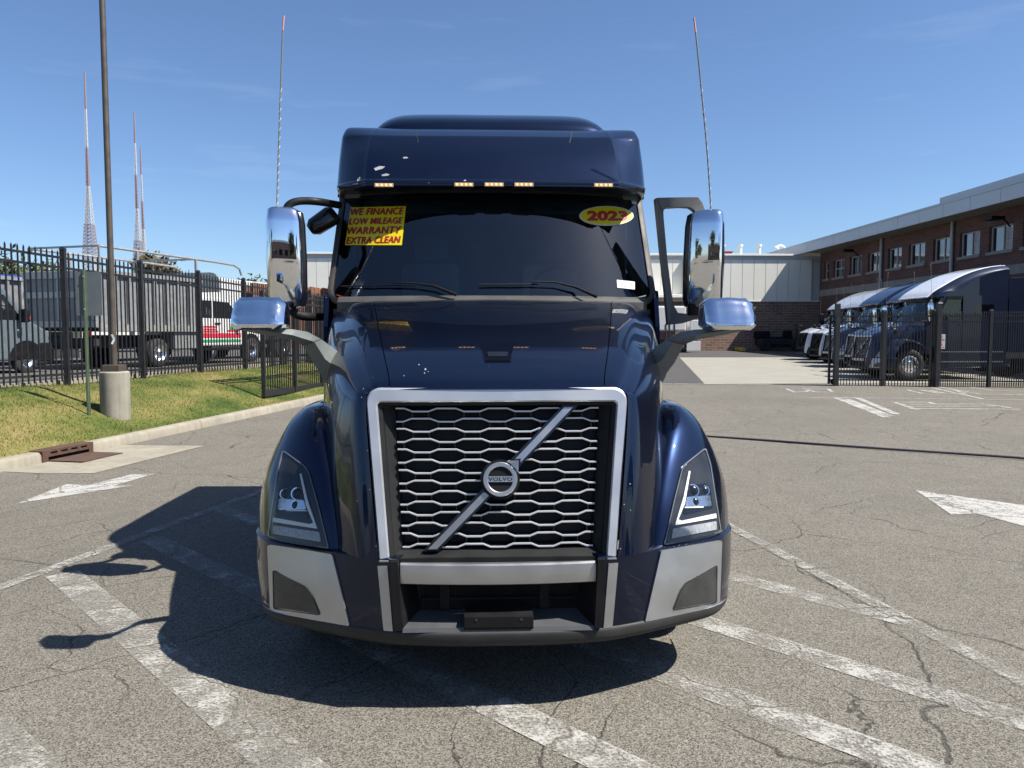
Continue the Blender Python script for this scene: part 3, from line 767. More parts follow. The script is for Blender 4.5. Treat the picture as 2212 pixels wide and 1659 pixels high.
# raised deflector on the mid roof
dfl = []
for (y, z, w) in ((2.62,3.27,1.06),(2.66,3.36,1.04),(2.78,3.44,1.01),(3.05,3.535,.99),(3.4,3.585,.985),(3.9,3.60,.985),(4.5,3.60,.985),(4.55,3.56,.985),(4.55,3.2,.985)):
    dfl.append(sym([(w*u, y+.5*q, max(3.27, z-d)) for u, q, d in ((0,0,0),(.4,0,0),(.68,.015,.004),(.80,.05,.02),(.88,.12,.05),(.95,.25,.11),(1.0,.4,.24))]))
P('roof_deflector', gridmesh(tensor(dfl, 4, 4), 35), 'paint', None, None, 'mid')
bvh_d = bvh_of(gridmesh(tensor(dfl, 4, 4)))
for s in (1, -1):    # seams
    pts = []
    for k in range(9):
        py = 309-k*3.0; px = 1067+s*(163+k*.7)
        h = hit(bvh_r, px, py)[0]
        if h is not None: pts.append(h)
    if len(pts) > 3:
        mb = MB(); mb.tube(pts, .0035, 5); P('roof_seam', mb.mesh(40), 'rubber', None, None, 'mid')
for px in (829, 1002, 1067, 1131.5, 1304):
    a = at(px-20.3, 395.2, 1.89); b = at(px+20.3, 403.4, 1.89)
    yo = .02*((px-1067)/240)**2
    mb = MB(); mb.bbox((a.x-.006, 1.882+yo, b.z-.006), (b.x+.006, 1.925+yo, a.z+.006), .004); im = P('marker_light', mb.mesh(), 'black')
    mb = MB(); mb.bbox((a.x, 1.876+yo, b.z), (b.x, 1.886+yo, a.z), .002); il = P('marker_lens', mb.mesh(), 'amber', im)
    for k in range(4):
        x = a.x+(b.x-a.x)*(k+.6)/4.2; z = (a.z+b.z)/2
        mb = MB(); mb.lathe([(1.8745+yo,.0),(1.8745+yo,.007),(1.8775+yo,.007)], 8, 'y', (x, 0, z)); P('marker_led', mb.mesh(), 'led', im)
P('visor_underside', MB().add([(-1.08,1.95,2.731),(1.08,1.95,2.731),(1.08,2.5,2.735),(-1.08,2.5,2.735)], [(0,1,2,3)]).mesh(), 'rubber')

# interior
mb = MB(); mb.box((-1.12,4.3,1.2),(1.12,4.34,2.75)); mb.box((-1.13,1.9,1.15),(1.13,4.3,1.2))
P('cab_floor', mb.mesh(), 'interior')
rows = [[Vector((x, 1.72+.26*(x/1.1)**2+dy, z)) for x in (-1.05,-.7,-.35,0,.35,.7,1.05)] for dy, z in ((0,1.90),(.05,1.95),(.30,1.965),(.42,1.94),(.48,1.85),(.5,1.4))]
mb = MB(); mb.grid(rows); P('dashboard', mb.mesh(50), 'dash')
mb = MB(); mb.box((-1.08,2.25,2.705),(1.08,4.3,2.73)); mb.bbox((-.95,2.30,2.60),(.95,2.55,2.70), .02); P('headliner', mb.mesh(), 'interior')
for (x0, x1) in ((-.35,-.05),(.02,.30),(.45,.80)):
    mb = MB(); mb.box((x0,2.295,2.63),(x1,2.302,2.665)); P('overhead_panel', mb.mesh(), 'interior_light')
mb = MB()
nn = 32; c0 = Vector((.52, 2.28, 2.02)); ax = Vector((0,.85,-.5)).normalized(); e1 = Vector((1,0,0)); e2 = ax.cross(e1)
mb.tube([c0+(e1*cos(2*pi*k/nn)+e2*sin(2*pi*k/nn))*.23 for k in range(nn+1)], .016, 8, False)
mb.tube([c0-e1*.22, c0+ax*.03, c0+e1*.22], .02, 6); mb.tube([c0+ax*.03, c0+ax*.4], .04, 8)
P('steering_wheel', mb.mesh(50), 'black')
for x in (-.52, .52):
    mb = MB(); mb.bbox((x-.26,2.75,1.55),(x+.26,3.25,1.72), .05); mb.bbox((x-.25,3.15,1.65),(x+.25,3.32,2.32), .06); mb.bbox((x-.14,3.18,2.34),(x+.14,3.30,2.56), .05)
    P('seat', mb.mesh(50), 'interior')
# wipers
def on_w(px, py, off=.02):
    l, n = hit(bvh_w, px, py)
    if l is None: return at(px, py, 1.66)
    if n.y > 0: n = -n
    return l+n*off
for bl, arm in (([(741,622),(800,621),(850,619.5),(900,621),(958,633)], [(986,637),(940,625),(896,618.5),(850,617.5)]),
                ([(1035,618.5),(1100,618),(1160,618),(1215,622)], [(1289,641),(1240,627),(1198,616.5),(1150,615)])):
    mb = MB(); mb.tube([on_w(*p, .022) for p in bl[:-1]], .006, 6); iw = P('wiper', mb.mesh(50), 'black')
    mb = MB(); mb.tube([on_w(*p, .04) for p in arm[1:]][::-1]+[at(arm[0][0], arm[0][1], 1.60)+Vector((0,0,.0))], [.0045,.006,.009,.012][:len(arm)], 8); P('wiper_arm', mb.mesh(50), 'black', iw)

# cab mirrors (right measured; the left one hangs from a bent tube)
def mirror_body(sx):
    secs = []
    for z, wu, dv, e in ((1.885,.07,.05,3),(1.895,.098,.075,4),(1.95,.112,.092,4.5),(2.2,.117,.10,4.5),(2.45,.112,.092,4.5),(2.53,.100,.075,4),(2.545,.08,.06,3)):
        secs.append(((0, 0, z), (wu, 0, 0), (0, dv, 0), e))
    return superloft(secs, 32)
def xf(me, f):
    m2 = me.copy()
    for v in m2.vertices: v.co = f(v.co)
    m2.update(); return m2
mb0 = mirror_body(1)
# right mirror: chrome shell, black back rim
cxr = at(1522, 560, 1.77).x
def turn(c, ox, oy, ang, k=1.0): return Vector((ox+(c.x*cos(ang)-c.y*sin(ang))*k, oy+(c.x*sin(ang)+c.y*cos(ang))*k-.075*(c.z-2.2), c.z))
iR = P('mirror_shell', xf(mb0, lambda c: turn(c, cxr+.012, 1.77, radians(-24))), 'chrome')
P('mirror_back', xf(mb0, lambda c: turn(Vector((c.x*.94, c.y*.72, (c.z-2.215)*.985+2.215)), cxr-.012, 1.85, radians(-24))), 'black_gloss', iR)
br = [(1412,436),(1440,433),(1480,432),(1503,434),(1512,444),(1516,458)]
mbx = MB()
def bpts(l, Y): return [at(x, y, Y+dy) for (x, y, dy) in l]
outer = bpts([(1417,429,.12),(1440,428.5,.10),(1480,428,.05),(1505,428,.02),(1514,440,.0),(1519.5,455,0)], 1.79)
inner = bpts([(1430,458,.12),(1436,450,.10),(1468,448,.05),(1488,449,.02),(1497,455,.0),(1500,460,0)], 1.79)
def strip(o, i, d):
    n = len(o); vs = [p+Vector((0,-d,0)) for p in o]+[p+Vector((0,-d,0)) for p in i]+[p+Vector((0,d,0)) for p in o]+[p+Vector((0,d,0)) for p in i]
    fs = []
    for k in range(n-1): fs += [(k,k+1,n+k+1,n+k), (2*n+k,3*n+k,3*n+k+1,2*n+k+1), (k,2*n+k,2*n+k+1,k+1), (n+k,n+k+1,3*n+k+1,3*n+k)]
    fs += [(0,n,3*n,2*n),(n-1,3*n-1,4*n-1,2*n-1)]
    return vs, fs
mbx.add(*strip(outer, inner, .035))
lo = bpts([(1414,430,.13),(1418,470,.13),(1427,560,.13),(1435,630,.13),(1441,700,.12)], 1.79); li = bpts([(1430,430,.13),(1431,470,.13),(1439,560,.13),(1448,630,.13),(1453,665,.12)], 1.79)
mbx.add(*strip(lo, li, .035))
lo = bpts([(1442,702,.12),(1470,699,.08),(1500,690,.03),(1518,683,.0)], 1.79); li = bpts([(1450,655,.12),(1462,676,.08),(1490,679,.03),(1518,673,.0)], 1.79)
mbx.add(*strip(lo, li, .035))
P('mirror_bracket', mbx.mesh(40), 'bracket', iR)
mb = MB(); p = at(1500, 672, 1.79); mb.lathe([(p.z-.03,.0),(p.z-.03,.045),(p.z+.05,.05),(p.z+.05,0)], 14, 'z', (p.x, p.y, 0)); P('mirror_pivot', mb.mesh(40), 'black', iR)
mb = MB(); mb.bbox((1.13,1.98,1.70),(1.19,2.16,2.02), .02); P('bracket_foot', mb.mesh(), 'black', iR)
# left mirror
cxl = at(616, 560, 1.77).x
iL = P('mirror_shell', xf(mb0, lambda c: turn(c, cxl-.004, 1.77, radians(16))), 'chrome')
P('mirror_back', xf(mb0, lambda c: turn(Vector((c.x*.94, c.y*.72, (c.z-2.215)*.985+2.215)), cxl+.016, 1.85, radians(16))), 'black_gloss', iL)
mb = MB(); mb.tube(cr(bpts([(619,462,.02),(620,448,.02),(632,438,.03),(655,434,.06),(690,436,.12),(732,443,.38)], 1.79), 4), .026, 12); P('mirror_bracket', mb.mesh(50), 'black', iL)
mb = MB(); mb.tube(cr(bpts([(628,668,.02),(640,679,.03),(665,684,.08),(708,684,.36)], 1.79), 4), .03, 12); P('mirror_bracket', mb.mesh(50), 'black', iL)
mb = MB(); mb.bbox((-1.20,2.0,1.66),(-1.13,2.2,1.98), .02); P('bracket_foot', mb.mesh(), 'black', iL)
# round corner lamp/camera pod below the left bracket
c = at(698, 478, 2.12); d1 = Vector((.055,.03,.045)); mb = MB()
P('look_down_mirror', superloft([(c-d1*1.5,(.02,0,-.03),(0,.05,0),3),(c-d1,(.035,0,-.05),(0,.08,0),3),(c+d1,(.04,0,-.055),(0,.085,0),3),(c+d1*1.5,(.03,0,-.04),(0,.06,0),3)], 20), 'black_gloss', iL)

# hood mirrors on grey arms: right measured, mirrored
def hm(secs): return superloft(secs, 30)
HY = .50
c0 = at(1571, 680, HY)
def pt(px, py, Y): return at(px, py, Y)
secs = []
for k in range(7):
    t = k/6; xl = .137; s = sqrt(max(0.02, 1-((t-.5)/.505)**2)) if k in (0, 6) else 1
    pass
W2, H2, D2 = .130, .076, .080
mb = MB(); bm = bmesh.new(); bmesh.ops.create_cube(bm, size=2)
bmesh.ops.subdivide_edges(bm, edges=list(bm.edges), cuts=3, use_grid_fill=True)
for v in bm.verts:
    x, y, z = v.co; e = 9.0
    r = (abs(x)**e+abs(y)**e+abs(z)**e)**(1/e); x, y, z = x/r, y/r, z/r
    top = .5*(z+1)
    v.co = Vector((c0.x+x*W2*(1-.0*top), c0.y+y*D2*(1-.35*max(0, z))+.02*x*x+.028*z*(1 if y < 0 else 0), c0.z+z*H2*(1-.10*x*x)+(.012 if z > 0 else 0)*(1-x*x)))
bmesh.ops.subdivide_edges(bm, edges=list(bm.edges), cuts=1, use_grid_fill=True, smooth=1.0)
me = bpy.data.meshes.new('hm'); bm.to_mesh(me); bm.free(); me.polygons.foreach_set('use_smooth', [True]*len(me.polygons))
iha, ihb = P2('hood_mirror', me, 'chrome')
def arm(l):
    # rows of (upper-outer, crest, lower-inner) points give the ridged arm
    rows = []
    for (u, m_, l_, Y) in l:
        a = pt(*u, Y+.035); b = pt(*m_, Y-.01); c = pt(*l_, Y+.02); d = (a+c)/2+Vector((0,.06,0))
        rows.append([a, b, c, d, a])
    mb = MB(); mb.grid(rows); n = 5
    mb.f += [(0,1,2,3), tuple(len(mb.v)-n+i for i in (3,2,1,0))]
    return mb.mesh(25)
A1 = arm([((1625,692),(1625.5,703),(1625,711),.46),((1570,708),(1572,713),(1571,722),.48),((1500,712),(1503,724),(1502,735),.56),((1470,717),(1480,731),(1486,741),.66),((1441,732),(1456,738),(1478,746),.78)])
A2 = arm([((1440,733),(1455,739),(1477,747),.78),((1402,760),(1432,775),(1456,785),.86),((1395.5,785),(1407,794),(1440,806),.88),((1406,793),(1414,806),(1436,818),.90),((1424,823),(1426.5,827),(1428.5,829),.93)])
for m_ in (A1, A2):
    P('mirror_arm', m_, 'arm', iha); P('mirror_arm', mirror_mesh(m_), 'arm', ihb)
# aerials
def aerial(pts, Y, r=.0055):
    mb = MB(); mb.tube(cr([at(x, y, Y) for x, y in pts], 5), [r]*(5*(len(pts)-1)+1), 6); return mb
P('aerial', aerial([(598,455),(602,330),(607,180),(611,65)], 1.77).mesh(50), 'aerial', iL)
P('aerial_tip', aerial([(611,65),(613.5,34)], 1.77, .006).mesh(50), 'aerial_tip', iL)
P('aerial', aerial([(1536,455),(1528,330),(1514,180),(1503,70)], 1.77).mesh(50), 'aerial', iR)
P('aerial_tip', aerial([(1503,70),(1499,38)], 1.77, .006).mesh(50), 'aerial_tip', iR)
def spiral(pts, Y):
    base = cr([at(x, y, Y) for x, y in pts], 40); mb = MB()
    q = [p+Vector((cos(i*1.15)*.006, sin(i*1.15)*.006, 0)) for i, p in enumerate(base)]; mb.tube(q, .0022, 4); return mb
P('aerial_winding', spiral([(598,455),(602,330),(607,180)], 1.77).mesh(50), 'paper', iL)
P('aerial_winding', spiral([(1536,455),(1528,330),(1514,180)], 1.77).mesh(50), 'paper', iR)

# wheels and chassis
def tyre_mesh(w, R=.515):
    mb = MB(); prof = [(-w*.38,.30),(-w*.48,.34),(-w*.5,.42),(-w*.47,.48),(-w*.40,R-.008),(-w*.36,R)]
    for g in (-.2, 0, .2): prof += [(w*(g-.03),R),(w*(g-.025),R-.014),(w*(g+.025),R-.014),(w*(g+.03),R)]
    prof += [(w*.36,R),(w*.40,R-.008),(w*.47,.48),(w*.5,.42),(w*.48,.34),(w*.38,.30)]
    mb.lathe(prof, 48, 'x'); return mb.mesh(35)
def rim_mesh(w, dish):
    mb = MB(); o = w*.40
    mb.lathe([(o,.305),(o+.012,.30),(o+.005,.285),(o-.03,.275),(o-.05+dish,.235),(o-.04+dish,.20),(o-.035+dish,.12),(o+.01+dish,.10),(o+.03+dish,.085),(o+.035+dish,0)], 40, 'x'); return mb.mesh(40)
def holes_mesh(w, dish):
    mb = MB(); o = w*.40-.034+dish
    for k in range(10):
        a = 2*pi*k/10; mb.lathe([(o,0),(o,.026),(o-.01,.028)], 10, 'x', (0, .215*cos(a), .215*sin(a)))
    return mb.mesh()
def nuts_mesh(w, dish):
    mb = MB(); o = w*.40-.03+dish
    for k in range(10):
        a = 2*pi*(k+.5)/10; mb.lathe([(o+.04,0),(o+.04,.014),(o-.005,.017)], 6, 'x', (0, .145*cos(a), .145*sin(a)))
    return mb.mesh()
TY = tyre_mesh(.30); RI = rim_mesh(.30, .02); HO = holes_mesh(.30, .02); NU_ = nuts_mesh(.30, .02)
TY2 = tyre_mesh(.56); RI2 = rim_mesh(.56, -.14); HO2 = holes_mesh(.56, -.14)
def wheel_at(x, y, dual):
    s = 1 if x > 0 else -1
    def mv(me):
        m2 = me.copy()
        for v in m2.vertices: v.co = Vector((x+s*v.co.x, y+v.co.y, .515-.076+v.co.z))
        if s < 0:
            m2.flip_normals()
        m2.update(); return m2
    i = P('wheel_rim', mv(RI2 if dual else RI), 'alu'); P('tyre', mv(TY2 if dual else TY), 'tyre', i); P('hand_hole', mv(HO2 if dual else HO), 'black', i)
    if not dual: P('wheel_nut', mv(NU_), 'chrome', i)
for s in (1, -1):
    wheel_at(s*1.03, 1.27, False)
    for y in (6.1, 7.4): wheel_at(s*.93, y, True)
    P('frame_rail', MB().box((s*.43-.04,.35,.62),(s*.43+.04,8.1,.90)).mesh(), 'frame')
    mb = MB(); mb.lathe([(2.3,0),(2.3,.30),(3.9,.30),(3.9,0)], 24, 'y', (s*.86, 0, .62)); P('fuel_tank', mb.mesh(40), 'alu')
P('front_axle', MB().bar((-1.0,1.27,.48),(1.0,1.27,.48), .12, .12).mesh(), 'frame')
P('engine_block', MB().box((-.38,.45,.55),(.38,1.9,1.30)).mesh(), 'frame')
P('firewall', MB().box((-1.10,1.86,.60),(1.10,1.90,1.88)).mesh(), 'frame')
P('fifth_wheel', MB().bbox((-.5,6.2,.95),(.5,7.1,1.15), .05).mesh(), 'frame')

# mesh texture behind the grille and other special finishes
def grille_mesh_mat():
    m, t, b = _nodes('grille_wire_mesh'); L = t.links
    tcn = t.nodes.new('ShaderNodeTexCoord'); v = t.nodes.new('ShaderNodeTexVoronoi'); v.inputs['Scale'].default_value = 190
    L.new(tcn.outputs['Object'], v.inputs['Vector'])
    r = t.nodes.new('ShaderNodeValToRGB'); r.color_ramp.elements[0].position = .25; r.color_ramp.elements[0].color = (.001,.001,.001,1); r.color_ramp.elements[1].position = .55; r.color_ramp.elements[1].color = (.010,.010,.010,1)
    L.new(v.outputs['Distance'], r.inputs['Fac']); L.new(r.outputs['Color'], b.inputs['Base Color']); b.inputs['Roughness'].default_value = .6
    return m
M['grille_mesh'] = grille_mesh_mat()
M['dash'] = pmat('dashboard_plastic', (.11,.125,.125), .7, var=.1)
M['void'] = pmat('dark_opening', (.004,.004,.004), .9, var=.1)
M['lens_rim'] = pmat('lens_rim_plastic', (.13, .135, .14), .3, var=.1, coat=.6)
M['trim'] = pmat('windshield_trim', (.05,.046,.042), .6, metal=.1, var=.15)
M['cowl'] = pmat('cowl_plastic', (.045,.044,.042), .6, var=.15)
M['aerial'] = pmat('aerial_grey', (.16,.16,.16), .5)
M['aerial_tip'] = pmat('aerial_tip', (.55,.25,.22), .5)
M['roof_cap_white'] = pmat('white_fairing_paint', (.70,.71,.72), .35, coat=1, var=.05)  # white base colour in place of sun reflection on a navy roof

PAL = {'paint':'navy','roof':'navy','silver':'silver','chrome':'chrome','bar':'bar_chrome','black':'black','black_gloss':'black_gloss','bumper':'bumper_grey','glass':'glass','dark_glass':'dark_glass',
 'lamp_dark':'lamp_dark','drl':'drl','reflector':'reflector','lens':'lens','lens_rim':'lens_rim','rubber':'rubber','trim':'trim','cowl':'cowl','bracket':'bracket_grey','arm':'grey_plastic','tyre':'tyre','alu':'alu','frame':'frame_dark',
 'step':'step_grey','lip':'lip_grey','frame_silver':'frame_silver','void':'void','indicator':'indicator','dash':'dash','interior':'interior','interior_light':'interior_light','amber':'amber','led':'led','fog_glass':'fog_glass','grille_mesh':'grille_mesh','aerial':'aerial','aerial_tip':'aerial_tip','paper':'paper'}
SKIP_FAR = {'marker_led','screw','arrow_notch','badge_lettering','aerial_winding','overhead_panel','hood_liner','wheel_nut','reflector_blade','cooler_core','wiper_arm','lens'}
def build_truck(root, pal=None, kind='mid', far=False):
    pal = {**PAL, **(pal or {})}; objs = {}
    for i, (nm, me, role, par, lab, only) in enumerate(SPEC):
        if only and only != kind: continue
        if far and nm in SKIP_FAR: continue
        if par is not None and par not in objs: continue
        o = link(nm, me, M[pal[role]], objs[par] if par is not None else root)
        if lab and not far: o['label'] = lab
        objs[i] = o
    return objs
TS = .957          # size of this truck; its tyres reach the ground
truck = thing('semi_truck', 'dark blue semi truck facing the viewer with silver grille and yellow windshield stickers', 'truck', tuple(CAM*(1-TS)), 0.0, None, TS)
TO = build_truck(truck)
for o in list(TO.values()):
    if o.name.startswith('mirror_shell'): o['label'] = 'tall chrome-backed cab mirror'
    if o.name.startswith('hood_mirror'): o['label'] = 'chrome hood mirror on a grey plastic arm'

# stickers and papers on the windshield
def wtext(name, s, cx, cy, w, h, mat, off, parent, skew=0.0, **k):
    tm = text_fit(s, w, h, **k); V = []
    for v in tm.vertices:
        px = cx+v.co.x-skew*v.co.y*0; py = cy-v.co.y+skew*v.co.x
        l, n = hit(bvh_w, px, py)
        if n.y > 0: n = -n
        V.append(l+n*off)
    return link(name, pmesh(V, [tuple(p.vertices) for p in tm.polygons]), mat, parent)
ws = TO[i_ws]
st = link('sales_sticker', patch([(758.5,449),(877,446.5),(868,530.5),(746.5,530)], bvh_w, .006, .003, 10), M['yellow'], ws); st['label'] = 'yellow sticker with four lines of red lettering'
for s, cx, cy, w, h in (('WE FINANCE', 815.5, 457.5, 114, 15), ('LOW MILEAGE', 812, 478, 116, 13.5), ('WARRANTY', 809.5, 498, 116, 15), ('EXTRA CLEAN', 807, 519, 117, 14.5)):
    wtext('lettering_shadow', s, cx+1.6, cy+.9, w, h, M['dark_print'], .0072, st, shear=.3, bold=.008, spacing=1.08, skew=-.02)
    o = wtext('lettering', s, cx, cy, w, h, M['red_print'], .0084, st, shear=.3, bold=.008, spacing=1.08, skew=-.02); o['label'] = 'red slanted lettering '+s
def ell(cx, cy, a, b, n=40): return [(cx+a*cos(2*pi*k/n), cy+b*sin(2*pi*k/n)) for k in range(n)]
st = link('year_sticker', patch(ell(1309.5,467,58.5,21.2), bvh_w, .005, .003, 9), M['paper'], ws); st['label'] = 'oval yellow sticker reading 2023'
link('sticker_face', patch(ell(1309.5,467,56.6,19.6), bvh_w, .0065, .001, 9), M['yellow'], st)
wtext('lettering_shadow', '2023', 1311.5, 467.8, 86, 21, M['dark_print'], .0078, st, bold=.035)
o = wtext('lettering', '2023', 1310.3, 467, 86, 21, M['red_print'], .009, st, bold=.035); o['label'] = 'red numerals 2023'
st = link('stock_label', patch([(1331.5,605),(1370.5,609),(1370.5,626),(1332.5,622)], bvh_w, .005, .002, 9), M['paper'], ws); st['label'] = 'small white paper with the handwritten number 5213'
wtext('lettering', '5213', 1352, 615.5, 26, 9, M['pencil'], .0066, st, shear=.1, skew=.1)
link('inspection_label', patch([(1362.5,429),(1377,430),(1375,442),(1365,441)], bvh_w, .004, .002, 6), M['paper'], ws)
# paint chips on the visor
M['chip'] = pmat('bare_primer', (.26,.265,.27), .7)
rf = [o for i, o in TO.items() if o.name.startswith('roof_fairing')][0]
for q in ([(808,364),(820,359),(832,360),(826,365),(811,369)], [(824,378),(834,375),(842,377),(838,380),(826,381)], [(870,340),(879,339),(882,342),(872,343)],
          [(773,386),(778,382),(777,389),(772,392)], [(1001,391),(1004,388.5),(1008,390),(1005,391.6)], [(1355,304),(1364,301.5),(1365,303.5)], [(761,397),(772,395),(774,398),(763,400)], [(924,394.5),(927.5,394),(927,397)]):
    try: link('paint_chip', patch(q, bvh_r, .002, .002, 4), M['chip'], rf)
    except Exception as e: print('chip', e)

hs = [o for i, o in TO.items() if o.name.startswith('hood_side')]
rg_ = np.random.default_rng(4)
nose = [(819,1150,2.0),(818.5,1163,2.6),(819.5,1173,3.0),(818,1184,2.2),(812,1180,.9),(820,1196,2.0)]
chips = nose+[(float(rg_.uniform(770,800)), float(rg_.uniform(930,1180)), float(rg_.uniform(.8,1.3))) for _ in range(3)]+[(919,798,2.4),(917,806,1.5),(905,788,1.2),(873,812,1.0),(925,803,1.0),(781,858,1.3),(785,840,1.0),(1340,1185,1.3),(1348,1090,1.3),(1361,1045,1.6),(1362,1102,1.2)]
for cx, cy, r in chips:
    q = [(cx+r*(.6+.5*rg_.random())*cos(a*pi/3), cy+r*(.6+.6*rg_.random())*sin(a*pi/3)) for a in range(6)]
    side = [o for o in hs if (o.data.vertices[0].co.x > 0) == (cx > 1078)][0]
    try: link('paint_chip', patch(q, bvh_hood, .0015, .0015, 5), M['chip'], side)
    except Exception as e: print('chip', e)
# ------------------------------------------------------------------ ground materials
def asphalt_mat(name, col, speck=0.35, cracks=0.8, crack_scale=0.33):
    m, t, b = _nodes(name); L = t.links; N = t.nodes.new
    tcn = N('ShaderNodeTexCoord')
    def noise(s, d=4, r=.6, vec=None):
        n = N('ShaderNodeTexNoise'); n.inputs['Scale'].default_value = s; n.inputs['Detail'].default_value = d; n.inputs['Roughness'].default_value = r
        L.new(vec or tcn.outputs['Object'], n.inputs['Vector']); return n.outputs['Fac']
    def mrange(v, a, b_, c, d):
        r = N('ShaderNodeMapRange'); r.inputs['From Min'].default_value = a; r.inputs['From Max'].default_value = b_; r.inputs['To Min'].default_value = c; r.inputs['To Max'].default_value = d
        L.new(v, r.inputs['Value']); return r.outputs['Result']
    def math_(op, a, b_):
        n = N('ShaderNodeMath'); n.operation = op
        for i, v in enumerate((a, b_)):
            if isinstance(v, (int, float)): n.inputs[i].default_value = v
            else: L.new(v, n.inputs[i])
        return n.outputs[0]
    # aggregate: bright and dark stones of about a centimetre
    vo = N('ShaderNodeTexVoronoi'); vo.inputs['Scale'].default_value = 170; L.new(tcn.outputs['Object'], vo.inputs['Vector'])
    sc = N('ShaderNodeSeparateColor'); L.new(vo.outputs['Color'], sc.inputs[0])
    agg = mrange(sc.outputs[0], 0, 1, 1-speck*1.2, 1+speck)
    vb = N('ShaderNodeTexVoronoi'); vb.inputs['Scale'].default_value = 110; L.new(tcn.outputs['Object'], vb.inputs['Vector'])
    sb = N('ShaderNodeSeparateColor'); L.new(vb.outputs['Color'], sb.inputs[0])
    bright = mrange(sb.outputs[1], .93, 1.0, 0, .9)
    fine = mrange(noise(420, 2), .3, .7, 1-speck*.8, 1+speck*.8)
    blot = mrange(noise(.55, 6, .62), .3, .7, .93, 1.06)
    blot2 = mrange(noise(3.2, 5), .3, .7, .93, 1.07)
    f = math_('MULTIPLY', math_('MULTIPLY', agg, fine), math_('MULTIPLY', blot, blot2)); f = math_('ADD', f, math_('MULTIPLY', bright, .35))
    stain = mrange(noise(1.3, 5, .7), .62, .74, 1.0, .86); f = math_('MULTIPLY', f, stain)
    track = mrange(noise(.21, 3, .5), .52, .62, 1.0, .92); f = math_('MULTIPLY', f, track)
    # cracks: warped cell borders, only in patches
    wv = N('ShaderNodeTexNoise'); wv.inputs['Scale'].default_value = 1.1; wv.inputs['Detail'].default_value = 5; L.new(tcn.outputs['Object'], wv.inputs['Vector'])
    mixv = N('ShaderNodeVectorMath'); mixv.operation = 'MULTIPLY_ADD'; mixv.inputs[1].default_value = (.75, .75, 0)
    L.new(wv.outputs['Color'], mixv.inputs[0]); L.new(tcn.outputs['Object'], mixv.inputs[2])
    def crack(scale, w, lo, hi, seedscale):
        mp_ = N('ShaderNodeMapping'); mp_.inputs['Scale'].default_value = (scale*1.0, scale*.8, .0001); L.new(mixv.outputs[0], mp_.inputs['Vector'])
        v = N('ShaderNodeTexVoronoi'); v.feature = 'DISTANCE_TO_EDGE'; v.inputs['Scale'].default_value = 1.0; L.new(mp_.outputs[0], v.inputs['Vector'])
        wob = mrange(noise(9, 4), .3, .7, .45, 1.3)
        line = mrange(math_('DIVIDE', v.outputs['Distance'], wob), w*.3*scale, w*scale, 1, 0)
        return math_('MULTIPLY', line, mrange(noise(seedscale, 3), lo, hi, 0, 1))
    c = math_('MAXIMUM', crack(crack_scale, .009, .32, .46, .35), crack(crack_scale*2.7, .006, .44, .54, .5))
    c = math_('MULTIPLY', c, cracks)
    f = math_('MULTIPLY', f, math_('SUBTRACT', 1.0, math_('MULTIPLY', c, .60)))
    cmb = N('ShaderNodeCombineXYZ')
    for i in range(3): L.new(f, cmb.inputs[i])
    mul = N('ShaderNodeVectorMath'); mul.operation = 'MULTIPLY'; mul.inputs[0].default_value = col; L.new(cmb.outputs[0], mul.inputs[1])
    L.new(mul.outputs[0], b.inputs['Base Color']); b.inputs['Roughness'].default_value = .88; b.inputs['Specular IOR Level'].default_value = .35
    bp = N('ShaderNodeBump'); bp.inputs['Strength'].default_value = .55; bp.inputs['Distance'].default_value = .006
    h = math_('SUBTRACT', math_('ADD', sc.outputs[0], noise(160, 2)), math_('MULTIPLY', c, 2.0)); L.new(h, bp.inputs['Height']); L.new(bp.outputs['Normal'], b.inputs['Normal'])
    return m
